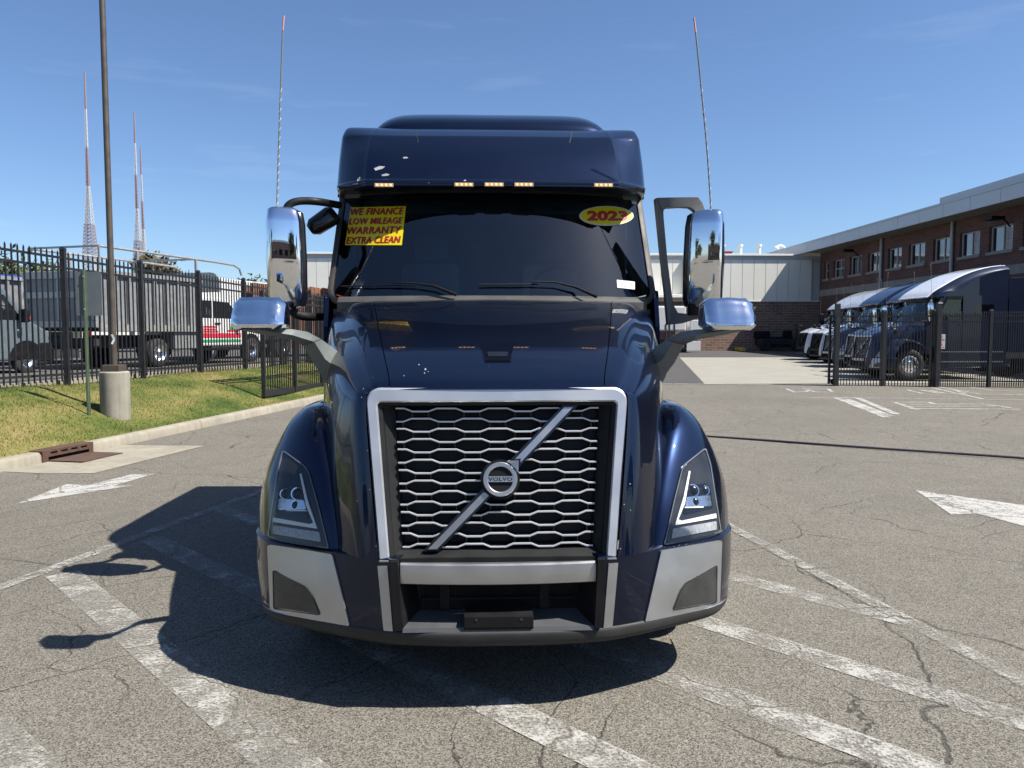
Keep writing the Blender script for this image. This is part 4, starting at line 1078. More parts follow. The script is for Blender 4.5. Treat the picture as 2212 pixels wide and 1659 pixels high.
def paint_mat(name, col, wear=.5, sc_=7.0):
    """worn road paint: where it has gone the road below shows"""
    m = bpy.data.materials.new(name); m.use_nodes = True; t = m.node_tree; b = t.nodes['Principled BSDF']; L = t.links; N = t.nodes.new
    o = t.nodes['Material Output']; tcn = N('ShaderNodeTexCoord')
    def noise(s, d):
        n = N('ShaderNodeTexNoise'); n.inputs['Scale'].default_value = s; n.inputs['Detail'].default_value = d; n.inputs['Roughness'].default_value = .7; L.new(tcn.outputs['Object'], n.inputs['Vector']); return n.outputs['Fac']
    a = noise(sc_, 8); c = noise(70, 3); d = noise(.9, 3)
    s1 = N('ShaderNodeMath'); s1.operation = 'MULTIPLY_ADD'; s1.inputs[1].default_value = 1.0; L.new(c, s1.inputs[0]); L.new(a, s1.inputs[2])
    s2 = N('ShaderNodeMath'); s2.operation = 'MULTIPLY_ADD'; s2.inputs[1].default_value = .7; L.new(d, s2.inputs[0]); L.new(s1.outputs[0], s2.inputs[2])
    r = N('ShaderNodeMapRange'); r.inputs['From Min'].default_value = 1.0+.55*wear; r.inputs['From Max'].default_value = 1.28+.55*wear; L.new(s2.outputs[0], r.inputs['Value'])
    r.inputs['To Min'].default_value = .12; r.inputs['To Max'].default_value = .97
    # hair cracks through the paint
    wv = N('ShaderNodeTexNoise'); wv.inputs['Scale'].default_value = 2.5; wv.inputs['Detail'].default_value = 5; L.new(tcn.outputs['Object'], wv.inputs['Vector'])
    mv = N('ShaderNodeVectorMath'); mv.operation = 'MULTIPLY_ADD'; mv.inputs[1].default_value = (.5, .5, 0); L.new(wv.outputs['Color'], mv.inputs[0]); L.new(tcn.outputs['Object'], mv.inputs[2])
    v = N('ShaderNodeTexVoronoi'); v.feature = 'DISTANCE_TO_EDGE'; v.inputs['Scale'].default_value = 1.3; L.new(mv.outputs[0], v.inputs['Vector'])
    ck = N('ShaderNodeMapRange'); ck.inputs['From Min'].default_value = .004; ck.inputs['From Max'].default_value = .014; L.new(v.outputs['Distance'], ck.inputs['Value'])
    mu = N('ShaderNodeMath'); mu.operation = 'MULTIPLY'; L.new(r.outputs[0], mu.inputs[0]); L.new(ck.outputs[0], mu.inputs[1])
    tr = N('ShaderNodeBsdfTransparent'); mix = N('ShaderNodeMixShader'); L.new(mu.outputs[0], mix.inputs['Fac']); L.new(tr.outputs[0], mix.inputs[1]); L.new(b.outputs[0], mix.inputs[2]); L.new(mix.outputs[0], o.inputs['Surface'])
    b.inputs['Base Color'].default_value = (*col, 1); b.inputs['Roughness'].default_value = .8
    return m
def stone_mat(name, col, scale=3.0, var=.18, stain=.25):
    m, t, b = _nodes(name); L = t.links; N = t.nodes.new; tcn = N('ShaderNodeTexCoord')
    n = N('ShaderNodeTexNoise'); n.inputs['Scale'].default_value = scale; n.inputs['Detail'].default_value = 9; n.inputs['Roughness'].default_value = .65; L.new(tcn.outputs['Object'], n.inputs['Vector'])
    n2 = N('ShaderNodeTexNoise'); n2.inputs['Scale'].default_value = 90; n2.inputs['Detail'].default_value = 3; L.new(tcn.outputs['Object'], n2.inputs['Vector'])
    mp_ = N('ShaderNodeMapping'); mp_.inputs['Scale'].default_value = (9, 9, .7); L.new(tcn.outputs['Object'], mp_.inputs['Vector'])
    n3 = N('ShaderNodeTexNoise'); n3.inputs['Scale'].default_value = 1.2; n3.inputs['Detail'].default_value = 4; L.new(mp_.outputs[0], n3.inputs['Vector'])
    def mr(v, a, b_):
        r = N('ShaderNodeMapRange'); r.inputs['From Min'].default_value = .3; r.inputs['From Max'].default_value = .7; r.inputs['To Min'].default_value = a; r.inputs['To Max'].default_value = b_; L.new(v, r.inputs['Value']); return r.outputs[0]
    def mu(a, b_):
        k = N('ShaderNodeMath'); k.operation = 'MULTIPLY'; L.new(a, k.inputs[0]); L.new(b_, k.inputs[1]); return k.outputs[0]
    f = mu(mu(mr(n.outputs['Fac'], 1-var, 1+var), mr(n2.outputs['Fac'], .88, 1.12)), mr(n3.outputs['Fac'], 1-stain, 1.05))
    cmb = N('ShaderNodeCombineXYZ'); [L.new(f, cmb.inputs[i]) for i in range(3)]
    ml = N('ShaderNodeVectorMath'); ml.operation = 'MULTIPLY'; ml.inputs[0].default_value = col; L.new(cmb.outputs[0], ml.inputs[1]); L.new(ml.outputs[0], b.inputs['Base Color']); b.inputs['Roughness'].default_value = .9
    bp = N('ShaderNodeBump'); bp.inputs['Strength'].default_value = .3; bp.inputs['Distance'].default_value = .01; L.new(n2.outputs['Fac'], bp.inputs['Height']); L.new(bp.outputs[0], b.inputs['Normal'])
    return m
def grass_mat(name, ground=False):
    m, t, b = _nodes(name); L = t.links; N = t.nodes.new; tcn = N('ShaderNodeTexCoord')
    n = N('ShaderNodeTexNoise'); n.inputs['Scale'].default_value = .9; n.inputs['Detail'].default_value = 6; L.new(tcn.outputs['Object'], n.inputs['Vector'])
    n2 = N('ShaderNodeTexNoise'); n2.inputs['Scale'].default_value = 25; n2.inputs['Detail'].default_value = 3; L.new(tcn.outputs['Object'], n2.inputs['Vector'])
    ad = N('ShaderNodeMath'); ad.operation = 'MULTIPLY_ADD'; ad.inputs[1].default_value = .55; L.new(n2.outputs['Fac'], ad.inputs[0]); L.new(n.outputs['Fac'], ad.inputs[2])
    r = N('ShaderNodeValToRGB'); L.new(ad.outputs[0], r.inputs['Fac']); e = r.color_ramp.elements
    e[0].position = .55; e[0].color = (.032,.058,.010,1); e[1].position = 1.0; e[1].color = (.20,.155,.065,1)
    k = e.new(.70); k.color = (.068,.088,.018,1); k = e.new(.84); k.color = (.125,.122,.034,1)
    L.new(r.outputs['Color'], b.inputs['Base Color']); b.inputs['Roughness'].default_value = .85; b.inputs['Specular IOR Level'].default_value = .2
    return m
M['asphalt'] = asphalt_mat('worn_asphalt', (.138,.126,.104), .62, .95)
M['asphalt_dark'] = asphalt_mat('newer_asphalt', (.066,.063,.058), .2, .15)
M['asphalt_left'] = asphalt_mat('yard_asphalt', (.085,.082,.076), .2, .3)
M['concrete_pad'] = stone_mat('concrete_paving', (.235,.222,.185), .8, .1, .05)
M['kerb'] = stone_mat('kerb_concrete', (.25,.225,.175), 2.5, .18, .15)
M['concrete'] = stone_mat('cast_concrete', (.27,.25,.205), 3.0, .15, .35)
M['paint_white'] = paint_mat('worn_white_paint', (.34,.33,.30), .55)
M['paint_white_good'] = paint_mat('white_paint', (.36,.35,.325), .18)
M['rust'] = stone_mat('rusty_cast_iron', (.075,.040,.026), 6, .3, .2)
M['fence_black'] = pmat('black_fence_paint', (.014,.014,.016), .42, var=.2)
M['grass'] = grass_mat('lawn_blades'); M['soil'] = grass_mat('lawn_ground')

# ------------------------------------------------------------------ lot
ys = [-420,-60,-20,-8,0]+[4+.5*k for k in range(9)]+[10,14,18,22,26,30,36,42,48,54,60,90,200,600,2500]
xs = [-2500,-600,-150,-60,-30,-15,-8,-4,0,4,8,15,30,60,150,600,2500]
def gzc(y): return gz(min(y, 60.0))
mb = MB(); mb.grid([[(x, y, gzc(y)) for x in xs] for y in ys]); struct('ground', mb.mesh(), M['asphalt'])
def sheet(name, pts2, h, mat, parent=None, kind=True):       # a flat sheet h above the lot, split where the lot bends
    vs, fs, nb = fill_poly([(p.x, p.y) for p in pts2], max(.8, max((a-b).length for a in pts2 for b in pts2)/25)) if False else (None, None, None)
    V = [Vector((p.x, p.y, gzc(p.y)+h)) for p in pts2]
    return struct(name, pmesh(V, [tuple(range(len(V)))]), mat, parent)
def quad_sheet(name, a0, a1, b0, b1, h, mat, n=12):          # a0-a1 one long side, b0-b1 the other
    rows = []
    for k in range(n+1):
        t = k/n; p = a0.lerp(a1, t); q = b0.lerp(b1, t)
        rows.append([Vector((p.x, p.y, gzc(p.y)+h)), Vector((q.x, q.y, gzc(q.y)+h))])
    mb = MB(); mb.grid(rows); return struct(name, mb.mesh(), mat)
YG = ground(1700, 829.5).y                                    # line where the old asphalt ends
gl = ground(1520, 829.3); g2 = ground(1468, 772.5)
YF = g2.y
dirx = (g2.x-gl.x)/(g2.y-gl.y)
quad_sheet('dark_asphalt', Vector((-14, YG, 0)), Vector((-14, 58, 0)), Vector((45, YG, 0)), Vector((45, 58, 0)), .004, M['asphalt_dark'])
quad_sheet('concrete_apron', Vector((gl.x, YG+.02, 0)), Vector((g2.x, YF, 0)), Vector((45, YG+.02, 0)), Vector((45, YF, 0)), .010, M['concrete_pad'])
def stripe(name, a, b, w, mat='paint_white', h=.004, n=10):
    """painted line on the lot, a to b seen in the photograph frame, w in metres"""
    A_ = ground(*a) if not isinstance(a, Vector) else a; B_ = ground(*b) if not isinstance(b, Vector) else b
    d = (B_-A_); d.z = 0; s = Vector((-d.y, d.x, 0)).normalized()*w/2
    return quad_sheet(name, A_-s, B_-s, A_+s, B_+s, h, M[mat], n)
stripe('painted_line', (1380,829.2), (1800,832.0), .12, 'paint_white_good', .014)
def ext(a, b, k0=0.0, k1=0.0):
    A_ = ground(*a); B_ = ground(*b); d = B_-A_; return A_-d*k0, B_+d*k1
a, b = ext((0,1271), (560,1064), .4, .9); stripe('painted_line', a, b, .11, h=.009)
a, b = ext((1585,1143), (2212,1476), .55, .6); stripe('painted_line', a, b, .11, h=.009)
for p, q, w, k0, k1 in (((135,1240),(632,1659),.215,0,.5), ((322,1163),(1345,1659),.20,0,.25), ((472,1098),(1985,1659),.20,0,.25), ((1540,1350),(2240,1568),.19,.35,.4), ((1585,1247),(1965,1345),.18,.6,0), ((-200,1405),(45,1659),.22,.0,.6)):
    a, b = ext(p, q, k0, k1); stripe('painted_stripe', a, b, w, h=.005)
def poly_paint(name, pts, mat='paint_white_good', h=.005):
    P_ = [ground(*p) for p in pts]; V = [Vector((p.x, p.y, gzc(p.y)+h)) for p in P_]
    mb = MB(); mb.add(V, [tuple(range(len(V)))]); me = mb.mesh()
    bm = bmesh.new(); bm.from_mesh(me); bmesh.ops.triangulate(bm, faces=bm.faces); bm.to_mesh(me); bm.free()
    return struct(name, me, M[mat])
poly_paint('painted_arrow', [(39,1088),(143.8,1046.8),(190,1049),(284,1025.5),(334,1024),(246,1050),(287,1049.5)])
poly_paint('painted_arrow', [(1978,1060),(2055,1112.6),(2110,1110),(2212,1137.5),(2330,1168),(2330,1136),(2235,1110),(2260,1099)])
# lettering and outlines by the gate, stroke by stroke (frame of the fourth zoom)
def c8(x, y): return ((1640+x/2.4043)/1.15732, (400+y/2.4043)/1.15732)
def strokes(name, lines, w):
    mb = MB()
    for l in lines:
        P_ = [ground(*c8(*p)) for p in l]
        for p, q in zip(P_[:-1], P_[1:]):
            d = q-p; d.z = 0; s = Vector((-d.y, d.x, 0)).normalized()*w/2; e = d.normalized()*w*.4
            mb.add([Vector((v.x, v.y, gzc(v.y)+.006+.0004*(len(mb.v) % 7))) for v in (p-s-e, q-s+e, q+s+e, p+s-e)], [(0,1,2,3)])
    return struct(name, mb.mesh(), M['paint_white_good'])
strokes('painted_letters', [[(785,1376),(833,1396),(905,1393),(918,1384),(880,1374)], [(905,1376),(955,1396),(1060,1395),(1035,1378),(940,1374)]], .10)
strokes('painted_letters', [[(1510,1383),(1600,1404)], [(1590,1383),(1700,1404)], [(1650,1386),(1740,1404),(1860,1404),(1800,1386),(1690,1383)]], .10)
strokes('painted_letters', [[(1430,1457),(1565,1500)], [(1430,1457),(1640,1457),(1672,1468)], [(1470,1470),(1960,1468)], [(1500,1482),(2060,1480)], [(1530,1496),(2180,1500)], [(1960,1468),(2060,1480),(2125,1490)]], .11)
strokes('painted_outline', [[(1085,1431),(1380,1545)], [(1085,1431),(1210,1431),(1440,1527)], [(1150,1440),(1400,1538)]], .16)
strokes('painted_line', [[(925,1428),(1500,1434),(2212,1442)]], .07)
strokes('painted_line', [[(1660,1370),(1960,1436)], [(1700,1366),(1950,1408),(2212,1412)], [(1890,1368),(2020,1385),(2212,1388)], [(2140,1412),(2212,1414)]], .09)
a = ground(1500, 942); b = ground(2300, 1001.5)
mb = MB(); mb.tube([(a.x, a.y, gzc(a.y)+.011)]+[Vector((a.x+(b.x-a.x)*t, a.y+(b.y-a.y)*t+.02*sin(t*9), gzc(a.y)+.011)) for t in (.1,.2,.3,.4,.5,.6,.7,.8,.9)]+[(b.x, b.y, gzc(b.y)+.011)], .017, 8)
tag(link('ground_cable', mb.mesh(40), pmat('dark_cable', (.02,.015,.03), .6)), 'thin dark cable lying straight across the asphalt right of the blue truck', 'cable')  # dark tube drawn in place of an overhead wire's shadow

# ------------------------------------------------------------------ kerb, drain, grass bank on the left
K = [ground(x, y) for x, y in ((0,1016),(203,976.6),(434.5,923.5),(684,870.4))]
kd = (K[3]-K[1]); kd.z = 0; kdn = kd.normalized(); ks = Vector((-kdn.y, kdn.x, 0))        # ks points to the grass
def kp(t): q = K[1]+kdn*t; return Vector((q.x, q.y, gzc(q.y)))
def kt(p): return (p-K[1]).dot(kdn)
dr0 = kt(ground(76, 997)); dr1 = kt(ground(203, 968))
dr1 = kt(ground(202, 977)); dr0 = kt(ground(80, 1000.5)); print('drain', dr0, dr1)
kerb = thing('kerb', None, None, kp(0)); kerb['kind'] = 'structure'
def kerb_stone(t0, t1):
    a = kp(t0)-kp(0); b = kp(t1)-kp(0); pr = [(0,-.05),(.012,.105),(.035,.135),(.06,.145),(.165,.145),(.165,-.05)]
    rows = [[p+ks*u+Vector((0,0,v)) for u, v in pr] for p in (a, a.lerp(b,.25), a.lerp(b,.5), a.lerp(b,.75), b)]
    mb = MB(); mb.grid(rows); n = len(pr); mb.f += [tuple(range(n)), tuple(range(len(mb.v)-n, len(mb.v)))]
    link('kerb_stone', mb.mesh(40), M['kerb'], kerb)
t = dr1+.004; L_ = 3.05
j1 = kt(ground(432, 925)); 
edges = [dr1, j1-3.05, j1, j1+3.05, j1+6.1, j1+9.15, j1+12.2, j1+15.25, j1+18.3]
if edges[1] < dr1+.5: edges.pop(1)
for a_, b_ in zip(edges[:-1], edges[1:]): kerb_stone(a_+.004, b_-.004)
e = dr0
for k in range(4): kerb_stone(e-3.05+.004, e-.004); e -= 3.05
# kerb inlet casting
dr = thing('storm_drain', 'rusty brown cast iron kerb inlet with four slots above its mouth', 'drain', kp(dr0), atan2(kdn.y, kdn.x))
Ld = dr1-dr0
mb = MB()
fr = [(0,0),(Ld,0),(Ld,.19),(0,.19)]
# front plate built round its openings
mo = (.10, .022, Ld-.08, .070); sl = [(.14+k*(Ld-.2)/4, .102, .14+k*(Ld-.2)/4+.12, .132) for k in range(4)]
xsd = sorted(set([0, Ld]+[mo[0], mo[2]]+[v for s in sl for v in (s[0], s[2])])); zsd = [-.05, mo[1], mo[3], sl[0][1], sl[0][3], .158]
for i in range(len(xsd)-1):
    for k in range(len(zsd)-1):
        cx_, cz_ = (xsd[i]+xsd[i+1])/2, (zsd[k]+zsd[k+1])/2
        if mo[0] < cx_ < mo[2] and mo[1] < cz_ < mo[3]: continue
        if any(s[0] < cx_ < s[2] and s[1] < cz_ < s[3] for s in sl): continue
        mb.box((xsd[i], -.006, zsd[k]), (xsd[i+1], .02, zsd[k+1]))
link('casting', mb.mesh(), M['rust'], dr)
link('cover', MB().bbox((0,.019,.11),(Ld,.34,.160), .008).mesh(), M['rust'], dr)
link('opening', MB().box((.04,.03,-.04),(Ld-.04,.3,.105)).mesh(), M['void'], dr)
link('gutter_plate', MB().box((.1,-.52,.012),(Ld-.05,-.008,.024)).mesh(), M['rust'], dr)
A_ = [kp(dr0-.75), kp(dr1+.75), kp(dr1+.9)-ks*1.25, kp(dr0+.6)-ks*1.35, kp(dr0-.8)-ks*.42]
ap = [K[0]-kdn*.3, kp(dr1+.65), ground(442, 963.5), ground(203, 1023), ground(95, 1023.5), ground(0,1019)]
apv = [Vector((p.x, p.y, gzc(p.y)+.005)) for p in ap]; struct('gutter_apron', pmesh(apv, [tuple(range(len(apv)))]), M['kerb'])

# fence base line at the top of the bank
FA = at(145.9, 823, 11.0); FB = at(530, 799.7, 17.85)
fd = (FB-FA); fdn = Vector((fd.x, fd.y, 0)).normalized(); fn = Vector((-fdn.y, fdn.x, 0))      # fn points away, to the yard
def fp(t): q = FA+fdn*t; return Vector((q.x, q.y, .83-.008*t))
FL = (FB-FA).length
YARD = .80
# bank surface
def bank(t, s):                        # t along the kerb in metres, s 0..1 from kerb to beyond the fence
    a = kp(t)+ks*.165; a.z += .138
    # where the kerb normal meets the fence line
    den = ks.x*fdn.y-ks.y*fdn.x; r = FA-a; u = (r.x*fdn.y-r.y*fdn.x)/den
    u = max(.6, min(7, u)); b = a+ks*u; b.z = .80
    w = s; p = a.lerp(b, w); p.z = a.z+(b.z-a.z)*(1-(1-min(1, w))**1.35) if w <= 1 else b.z
    p.z += .025*sin(p.x*1.7+p.y*.9)+.015*sin(p.x*4.1-p.y*2.3)-.02 if .05 < w else 0
    return p
tr = [-14+.5*k for k in range(100)]
rows = [[bank(t_, s_/14*1.12) for s_ in range(15)] for t_ in tr]
struct('grass_bank', gridmesh(rows, 60), M['soil'])
# mown grass blades
nb_ = 52000; rng = np.random.default_rng(3)
tt = rng.uniform(-9, 17, nb_*2); ss = rng.uniform(0.0, 1.08, nb_*2)
V = []; Fc = []
cnt = 0
for i in range(nb_*2):
    if cnt >= nb_: break
    p = bank(tt[i], ss[i]); d_ = (p-CAM).length
    if rng.random() > min(1.0, (11.0/d_)**1.2): continue
    a_ = rng.uniform(0, 2*pi); h_ = rng.uniform(.018, .05); w_ = rng.uniform(.003, .007); ln = rng.uniform(-.03, .03, 2)
    x_, y_ = cos(a_)*w_, sin(a_)*w_; n0 = len(V)
    V += [(p.x-x_, p.y-y_, p.z-.005), (p.x+x_, p.y+y_, p.z-.005), (p.x+ln[0], p.y+ln[1], p.z+h_)]; Fc.append((n0, n0+1, n0+2)); cnt += 1
tag(link('grass', pmesh(V, Fc), M['grass']), 'short mown yellow-green grass on the sloping bank', 'grass', kind='stuff')
# yard behind the fence
yd = [fp(-14)+fn*.55, fp(40)+fn*.55, fp(40)+fn*70, fp(-14)+fn*70]
struct('yard', pmesh([Vector((p.x, p.y, YARD)) for p in yd], [(0,1,2,3)]), M['asphalt_left'])
q0, q1 = fp(-14)+fn*.3, fp(22)+fn*.3; mb = MB(); mb.bar(Vector((q0.x,q0.y,.80)), Vector((q1.x,q1.y,.80)), .16, .13); struct('yard_kerb', mb.mesh(), M['kerb'])

# ------------------------------------------------------------------ fences
def picket_mesh(h, w):
    mb = MB(); s = w/2; mb.add([(-s,-s,0),(s,-s,0),(s,s,0),(-s,s,0),(-s,-s,h-.05),(s,-s,h-.05),(s,s,h-.05),(-s,s,h-.05),(0,0,h)], [(0,1,5,4),(1,2,6,5),(2,3,7,6),(3,0,4,7),(4,5,8),(5,6,8),(6,7,8),(7,4,8)])
    return mb.mesh()
def post_mesh(h, w):
    mb = MB(); s = w/2; mb.box((-s,-s,-.1),(s,s,h)); mb.add([(-s*1.15,-s*1.15,h),(s*1.15,-s*1.15,h),(s*1.15,s*1.15,h),(-s*1.15,s*1.15,h),(-s*.8,-s*.8,h+.05),(s*.8,-s*.8,h+.05),(s*.8,s*.8,h+.05),(-s*.8,s*.8,h+.05)], [(0,1,5,4),(1,2,6,5),(2,3,7,6),(3,0,4,7),(4,5,6,7)])
    return mb.mesh()
def fence(root, posts, h, n_p, rails, pw=.022, w_post=.085, post_h=None, skip_first=False):
    """posts: local points; n_p pickets per bay; rails: heights from the ground"""
    o = Vector(root.location); pm = picket_mesh(h, pw); po = post_mesh(post_h or h, w_post)
    loc = [Vector(p)-o for p in posts]
    for p in loc: link('post', po, M['fence_black'], root, p)
    for a_, b_ in zip(loc[:-1], loc[1:]):
        for z in rails:
            mb = MB(); mb.bar(a_+Vector((0,0,z)), b_+Vector((0,0,z)), .028, .042); link('rail', mb.mesh(), M['fence_black'], root)
        ang = atan2((b_-a_).y, (b_-a_).x)
        for k in range(n_p):
            q = a_.lerp(b_, (k+1)/(n_p+1)); link('picket', pm, M['fence_black'], root, q+Vector((0,0,.02)), (0, 0, ang))
bay = FL/3
fr_ = thing('iron_fence', 'tall black iron picket fence along the top of the grass bank', 'fence', fp(0))
fence(fr_, [fp(bay*k) for k in range(-5, 7)], 2.40, 16, (.15, 2.10, 2.28), post_h=2.43)
# open sliding gate leaf standing on the bank
def column(p):                          # frame column of a point
    q = CAMR.transposed() @ (p-CAM); return CX-F*q.x/q.z
tg_ = min((k*.05 for k in range(0, 400)), key=lambda t_: abs(column(kp(t_)+ks*.62)-570)); ga = kp(tg_)+ks*.62; gdn = kdn.copy()
g_z = ga.z+.26
lg = thing('sliding_gate', 'black picket gate leaf standing open on the grass behind the hood mirror', 'gate', (ga.x, ga.y, g_z))
gl_ = 6.0
for d_ in (0, 1.5, 3.0, 4.5, gl_): link('gate_post', MB().box((-.04,-.04,0),(.04,.04,2.35)).mesh(), M['fence_black'], lg, gdn*d_)
for z, h_ in ((.06,.14),(.55+1.35,.05),(2.12,.05),(2.28,.05)):
    mb = MB(); mb.bar(Vector((0,0,z)), gdn*gl_+Vector((0,0,z)), .05, h_); link('gate_rail', mb.mesh(), M['fence_black'], lg)
pm = picket_mesh(2.3, .02)
for k in range(54): link('picket', pm, M['fence_black'], lg, gdn*(.09+k*.109)+Vector((0,0,.1)), (0,0,atan2(gdn.y, gdn.x)))

# right hand gate and fence
def gpt_(px, py): return ground(px, py)
R0 = ground(1803, 832.8); R3 = ground(2135, 836.6); rd = R3-R0; rd.z = 0; rdn = rd.normalized()
def rp(px):                             # fence point seen at frame column px
    d_ = ray(px, 834); k = (R0.x-CAM.x)*rdn.y-(R0.y-CAM.y)*rdn.x; t_ = k/(d_.x*rdn.y-d_.y*rdn.x); p = CAM+d_*t_; return Vector((p.x, p.y, gzc(p.y)))
gt = thing('sliding_gate', 'black picket gate across the truck yard entrance, between the two tallest posts', 'gate', rp(1803))
pts = [rp(1803), rp(1906), rp(2012)]
fence(gt, pts, 2.28, 15, (.18, 1.98, 2.15), post_h=2.30, w_post=.10, pw=.022)
for px in (1800, 2016):
    o_ = rp(px)-Vector(gt.location)-Vector((0,.16,0)); link('guide_post', post_mesh(2.52, .13), M['fence_black'], gt, o_)
e0 = rp(1790)-Vector(gt.location); link('gate_end', MB().box((-.03,-.03,.05),(.03,.03,2.2)).mesh(), M['fence_black'], gt, e0)
for z in (.18, 1.98, 2.15):
    mb = MB(); mb.bar(e0+Vector((0,0,z)), Vector((0,0,z)), .028, .042); link('rail', mb.mesh(), M['fence_black'], gt)
mb = MB(); mb.lathe([(-.02,0),(-.02,.09),(.02,.09),(.02,0)], 14, 'y', (0,0,0)); link('roller', mb.mesh(40), M['fence_black'], gt, e0+Vector((.14,0,.12)))
rf_ = thing('iron_fence', 'black iron picket fence in front of the parked blue trucks, right of the gate', 'fence', rp(2020))
q0 = rp(2022); stepf = (rp(2135)-q0).length
fence(rf_, [q0+rdn*stepf*k for k in range(0, 4)], 2.28, 22, (.18, 1.98, 2.15), post_h=2.30, pw=.022)
M['sign_white'] = pmat('sign_white', (.42,.42,.42), .5, var=.04)
sg = thing('parking_sign', 'small white NO PARKING sign fixed to the fence beside the gate post', 'sign', rp(2031)+Vector((0,-.10,0)))
sc0 = at(2031.5, 738, rp(2031).y-.10)-Vector(sg.location)
link('plate', MB().bbox((sc0.x-.145,-.006,sc0.z-.22),(sc0.x+.145,.006,sc0.z+.22), .004).mesh(), M['sign_white'], sg)
for s_, z_, w_, h_, mt in (('NO', .145, .12, .07, 'dark_print'), ('PARKING', .055, .24, .065, 'red_print'), ('ANY', -.03, .12, .05, 'red_print'), ('TIME', -.09, .13, .05, 'red_print')):
    tm = text_fit(s_, w_, h_, bold=.02); V = [(sc0.x+v.co.x, -.0085, sc0.z+z_+v.co.y) for v in tm.vertices]; link('lettering', pmesh(V, [tuple(p.vertices) for p in tm.polygons]), M[mt], sg)
mb = MB(); mb.box((sc0.x-.1,-.0085,sc0.z-.175),(sc0.x+.1,-.007,sc0.z-.160)); mb.add([(sc0.x-.12,-.0085,sc0.z-.1675),(sc0.x-.09,-.0085,sc0.z-.145),(sc0.x-.09,-.0085,sc0.z-.19)],[(0,1,2)]); mb.add([(sc0.x+.12,-.0085,sc0.z-.1675),(sc0.x+.09,-.0085,sc0.z-.145),(sc0.x+.09,-.0085,sc0.z-.19)],[(0,1,2)])
link('arrow_print', mb.mesh(), M['red_print'], sg)
# ------------------------------------------------------------------ buildings
def brick_mat(name, col, mortar, sx, sz, axis):
    m, t, b = _nodes(name); L = t.links; N = t.nodes.new; tcn = N('ShaderNodeTexCoord')
    sp = N('ShaderNodeSeparateXYZ'); L.new(tcn.outputs['Object'], sp.inputs[0]); cb_ = N('ShaderNodeCombineXYZ')
    L.new(sp.outputs['Y' if axis == 'x' else 'X'], cb_.inputs[0]); L.new(sp.outputs['Z'], cb_.inputs[1])
    br_ = N('ShaderNodeTexBrick'); br_.inputs['Scale'].default_value = 1.0; br_.inputs['Brick Width'].default_value = sx; br_.inputs['Row Height'].default_value = sz
    br_.inputs['Mortar Size'].default_value = sz*.09; br_.inputs['Mortar Smooth'].default_value = .2; br_.inputs['Bias'].default_value = -.2
    br_.inputs['Color1'].default_value = (*[c*1.15 for c in col], 1); br_.inputs['Color2'].default_value = (*[c*.72 for c in col], 1); br_.inputs['Mortar'].default_value = (*mortar, 1)
    L.new(cb_.outputs[0], br_.inputs['Vector'])
    n = N('ShaderNodeTexNoise'); n.inputs['Scale'].default_value = .8; n.inputs['Detail'].default_value = 6; L.new(tcn.outputs['Object'], n.inputs['Vector'])
    mr = N('ShaderNodeMapRange'); mr.inputs['From Min'].default_value = .3; mr.inputs['From Max'].default_value = .7; mr.inputs['To Min'].default_value = .85; mr.inputs['To Max'].default_value = 1.12; L.new(n.outputs['Fac'], mr.inputs['Value'])
    ml = N('ShaderNodeVectorMath'); ml.operation = 'MULTIPLY'; c3 = N('ShaderNodeCombineXYZ'); [L.new(mr.outputs[0], c3.inputs[i]) for i in range(3)]
    L.new(br_.outputs['Color'], ml.inputs[0]); L.new(c3.outputs[0], ml.inputs[1]); L.new(ml.outputs[0], b.inputs['Base Color']); b.inputs['Roughness'].default_value = .9
    bp = N('ShaderNodeBump'); bp.inputs['Strength'].default_value = .5; bp.inputs['Distance'].default_value = .01; bp.invert = True; L.new(br_.outputs['Fac'], bp.inputs['Height']); L.new(bp.outputs[0], b.inputs['Normal'])
    return m
def siding_mat(name, col):
    m, t, b = _nodes(name); L = t.links; N = t.nodes.new; tcn = N('ShaderNodeTexCoord')
    n = N('ShaderNodeTexNoise'); n.inputs['Scale'].default_value = .6; n.inputs['Detail'].default_value = 6; L.new(tcn.outputs['Object'], n.inputs['Vector'])
    mr = N('ShaderNodeMapRange'); mr.inputs['From Min'].default_value = .3; mr.inputs['From Max'].default_value = .7; mr.inputs['To Min'].default_value = .93; mr.inputs['To Max'].default_value = 1.04; L.new(n.outputs['Fac'], mr.inputs['Value'])
    w = N('ShaderNodeTexWave'); w.inputs['Scale'].default_value = 4.0; L.new(tcn.outputs['Object'], w.inputs['Vector'])
    ml = N('ShaderNodeVectorMath'); ml.operation = 'MULTIPLY'; c3 = N('ShaderNodeCombineXYZ'); [L.new(mr.outputs[0], c3.inputs[i]) for i in range(3)]
    ml.inputs[0].default_value = col; L.new(c3.outputs[0], ml.inputs[1]); L.new(ml.outputs[0], b.inputs['Base Color']); b.inputs['Roughness'].default_value = .55
    bp = N('ShaderNodeBump'); bp.inputs['Strength'].default_value = .25; bp.inputs['Distance'].default_value = .01; L.new(w.outputs['Fac'], bp.inputs['Height']); L.new(bp.outputs[0], b.inputs['Normal'])
    return m
M['brick_red'] = brick_mat('red_brick', (.120,.054,.042), (.15,.115,.10), .42, .135, 'x')
M['brick_block'] = brick_mat('brown_block', (.20,.118,.088), (.30,.255,.215), .62, .205, 'y')
M['siding'] = siding_mat('cream_metal_siding', (.74,.72,.64))
M['flashing'] = pmat('grey_metal_flashing', (.42,.43,.42), .5, var=.05, scale=.8)
M['flash_light'] = pmat('pale_metal_trim', (.78,.77,.70), .5, var=.04)
M['stone_band'] = stone_mat('limestone_band', (.26,.24,.205), 1.2, .12, .1)
M['metal_panel'] = pmat('silver_grey_cladding', (.46,.48,.50), .42, metal=.25, var=.05, scale=.5)
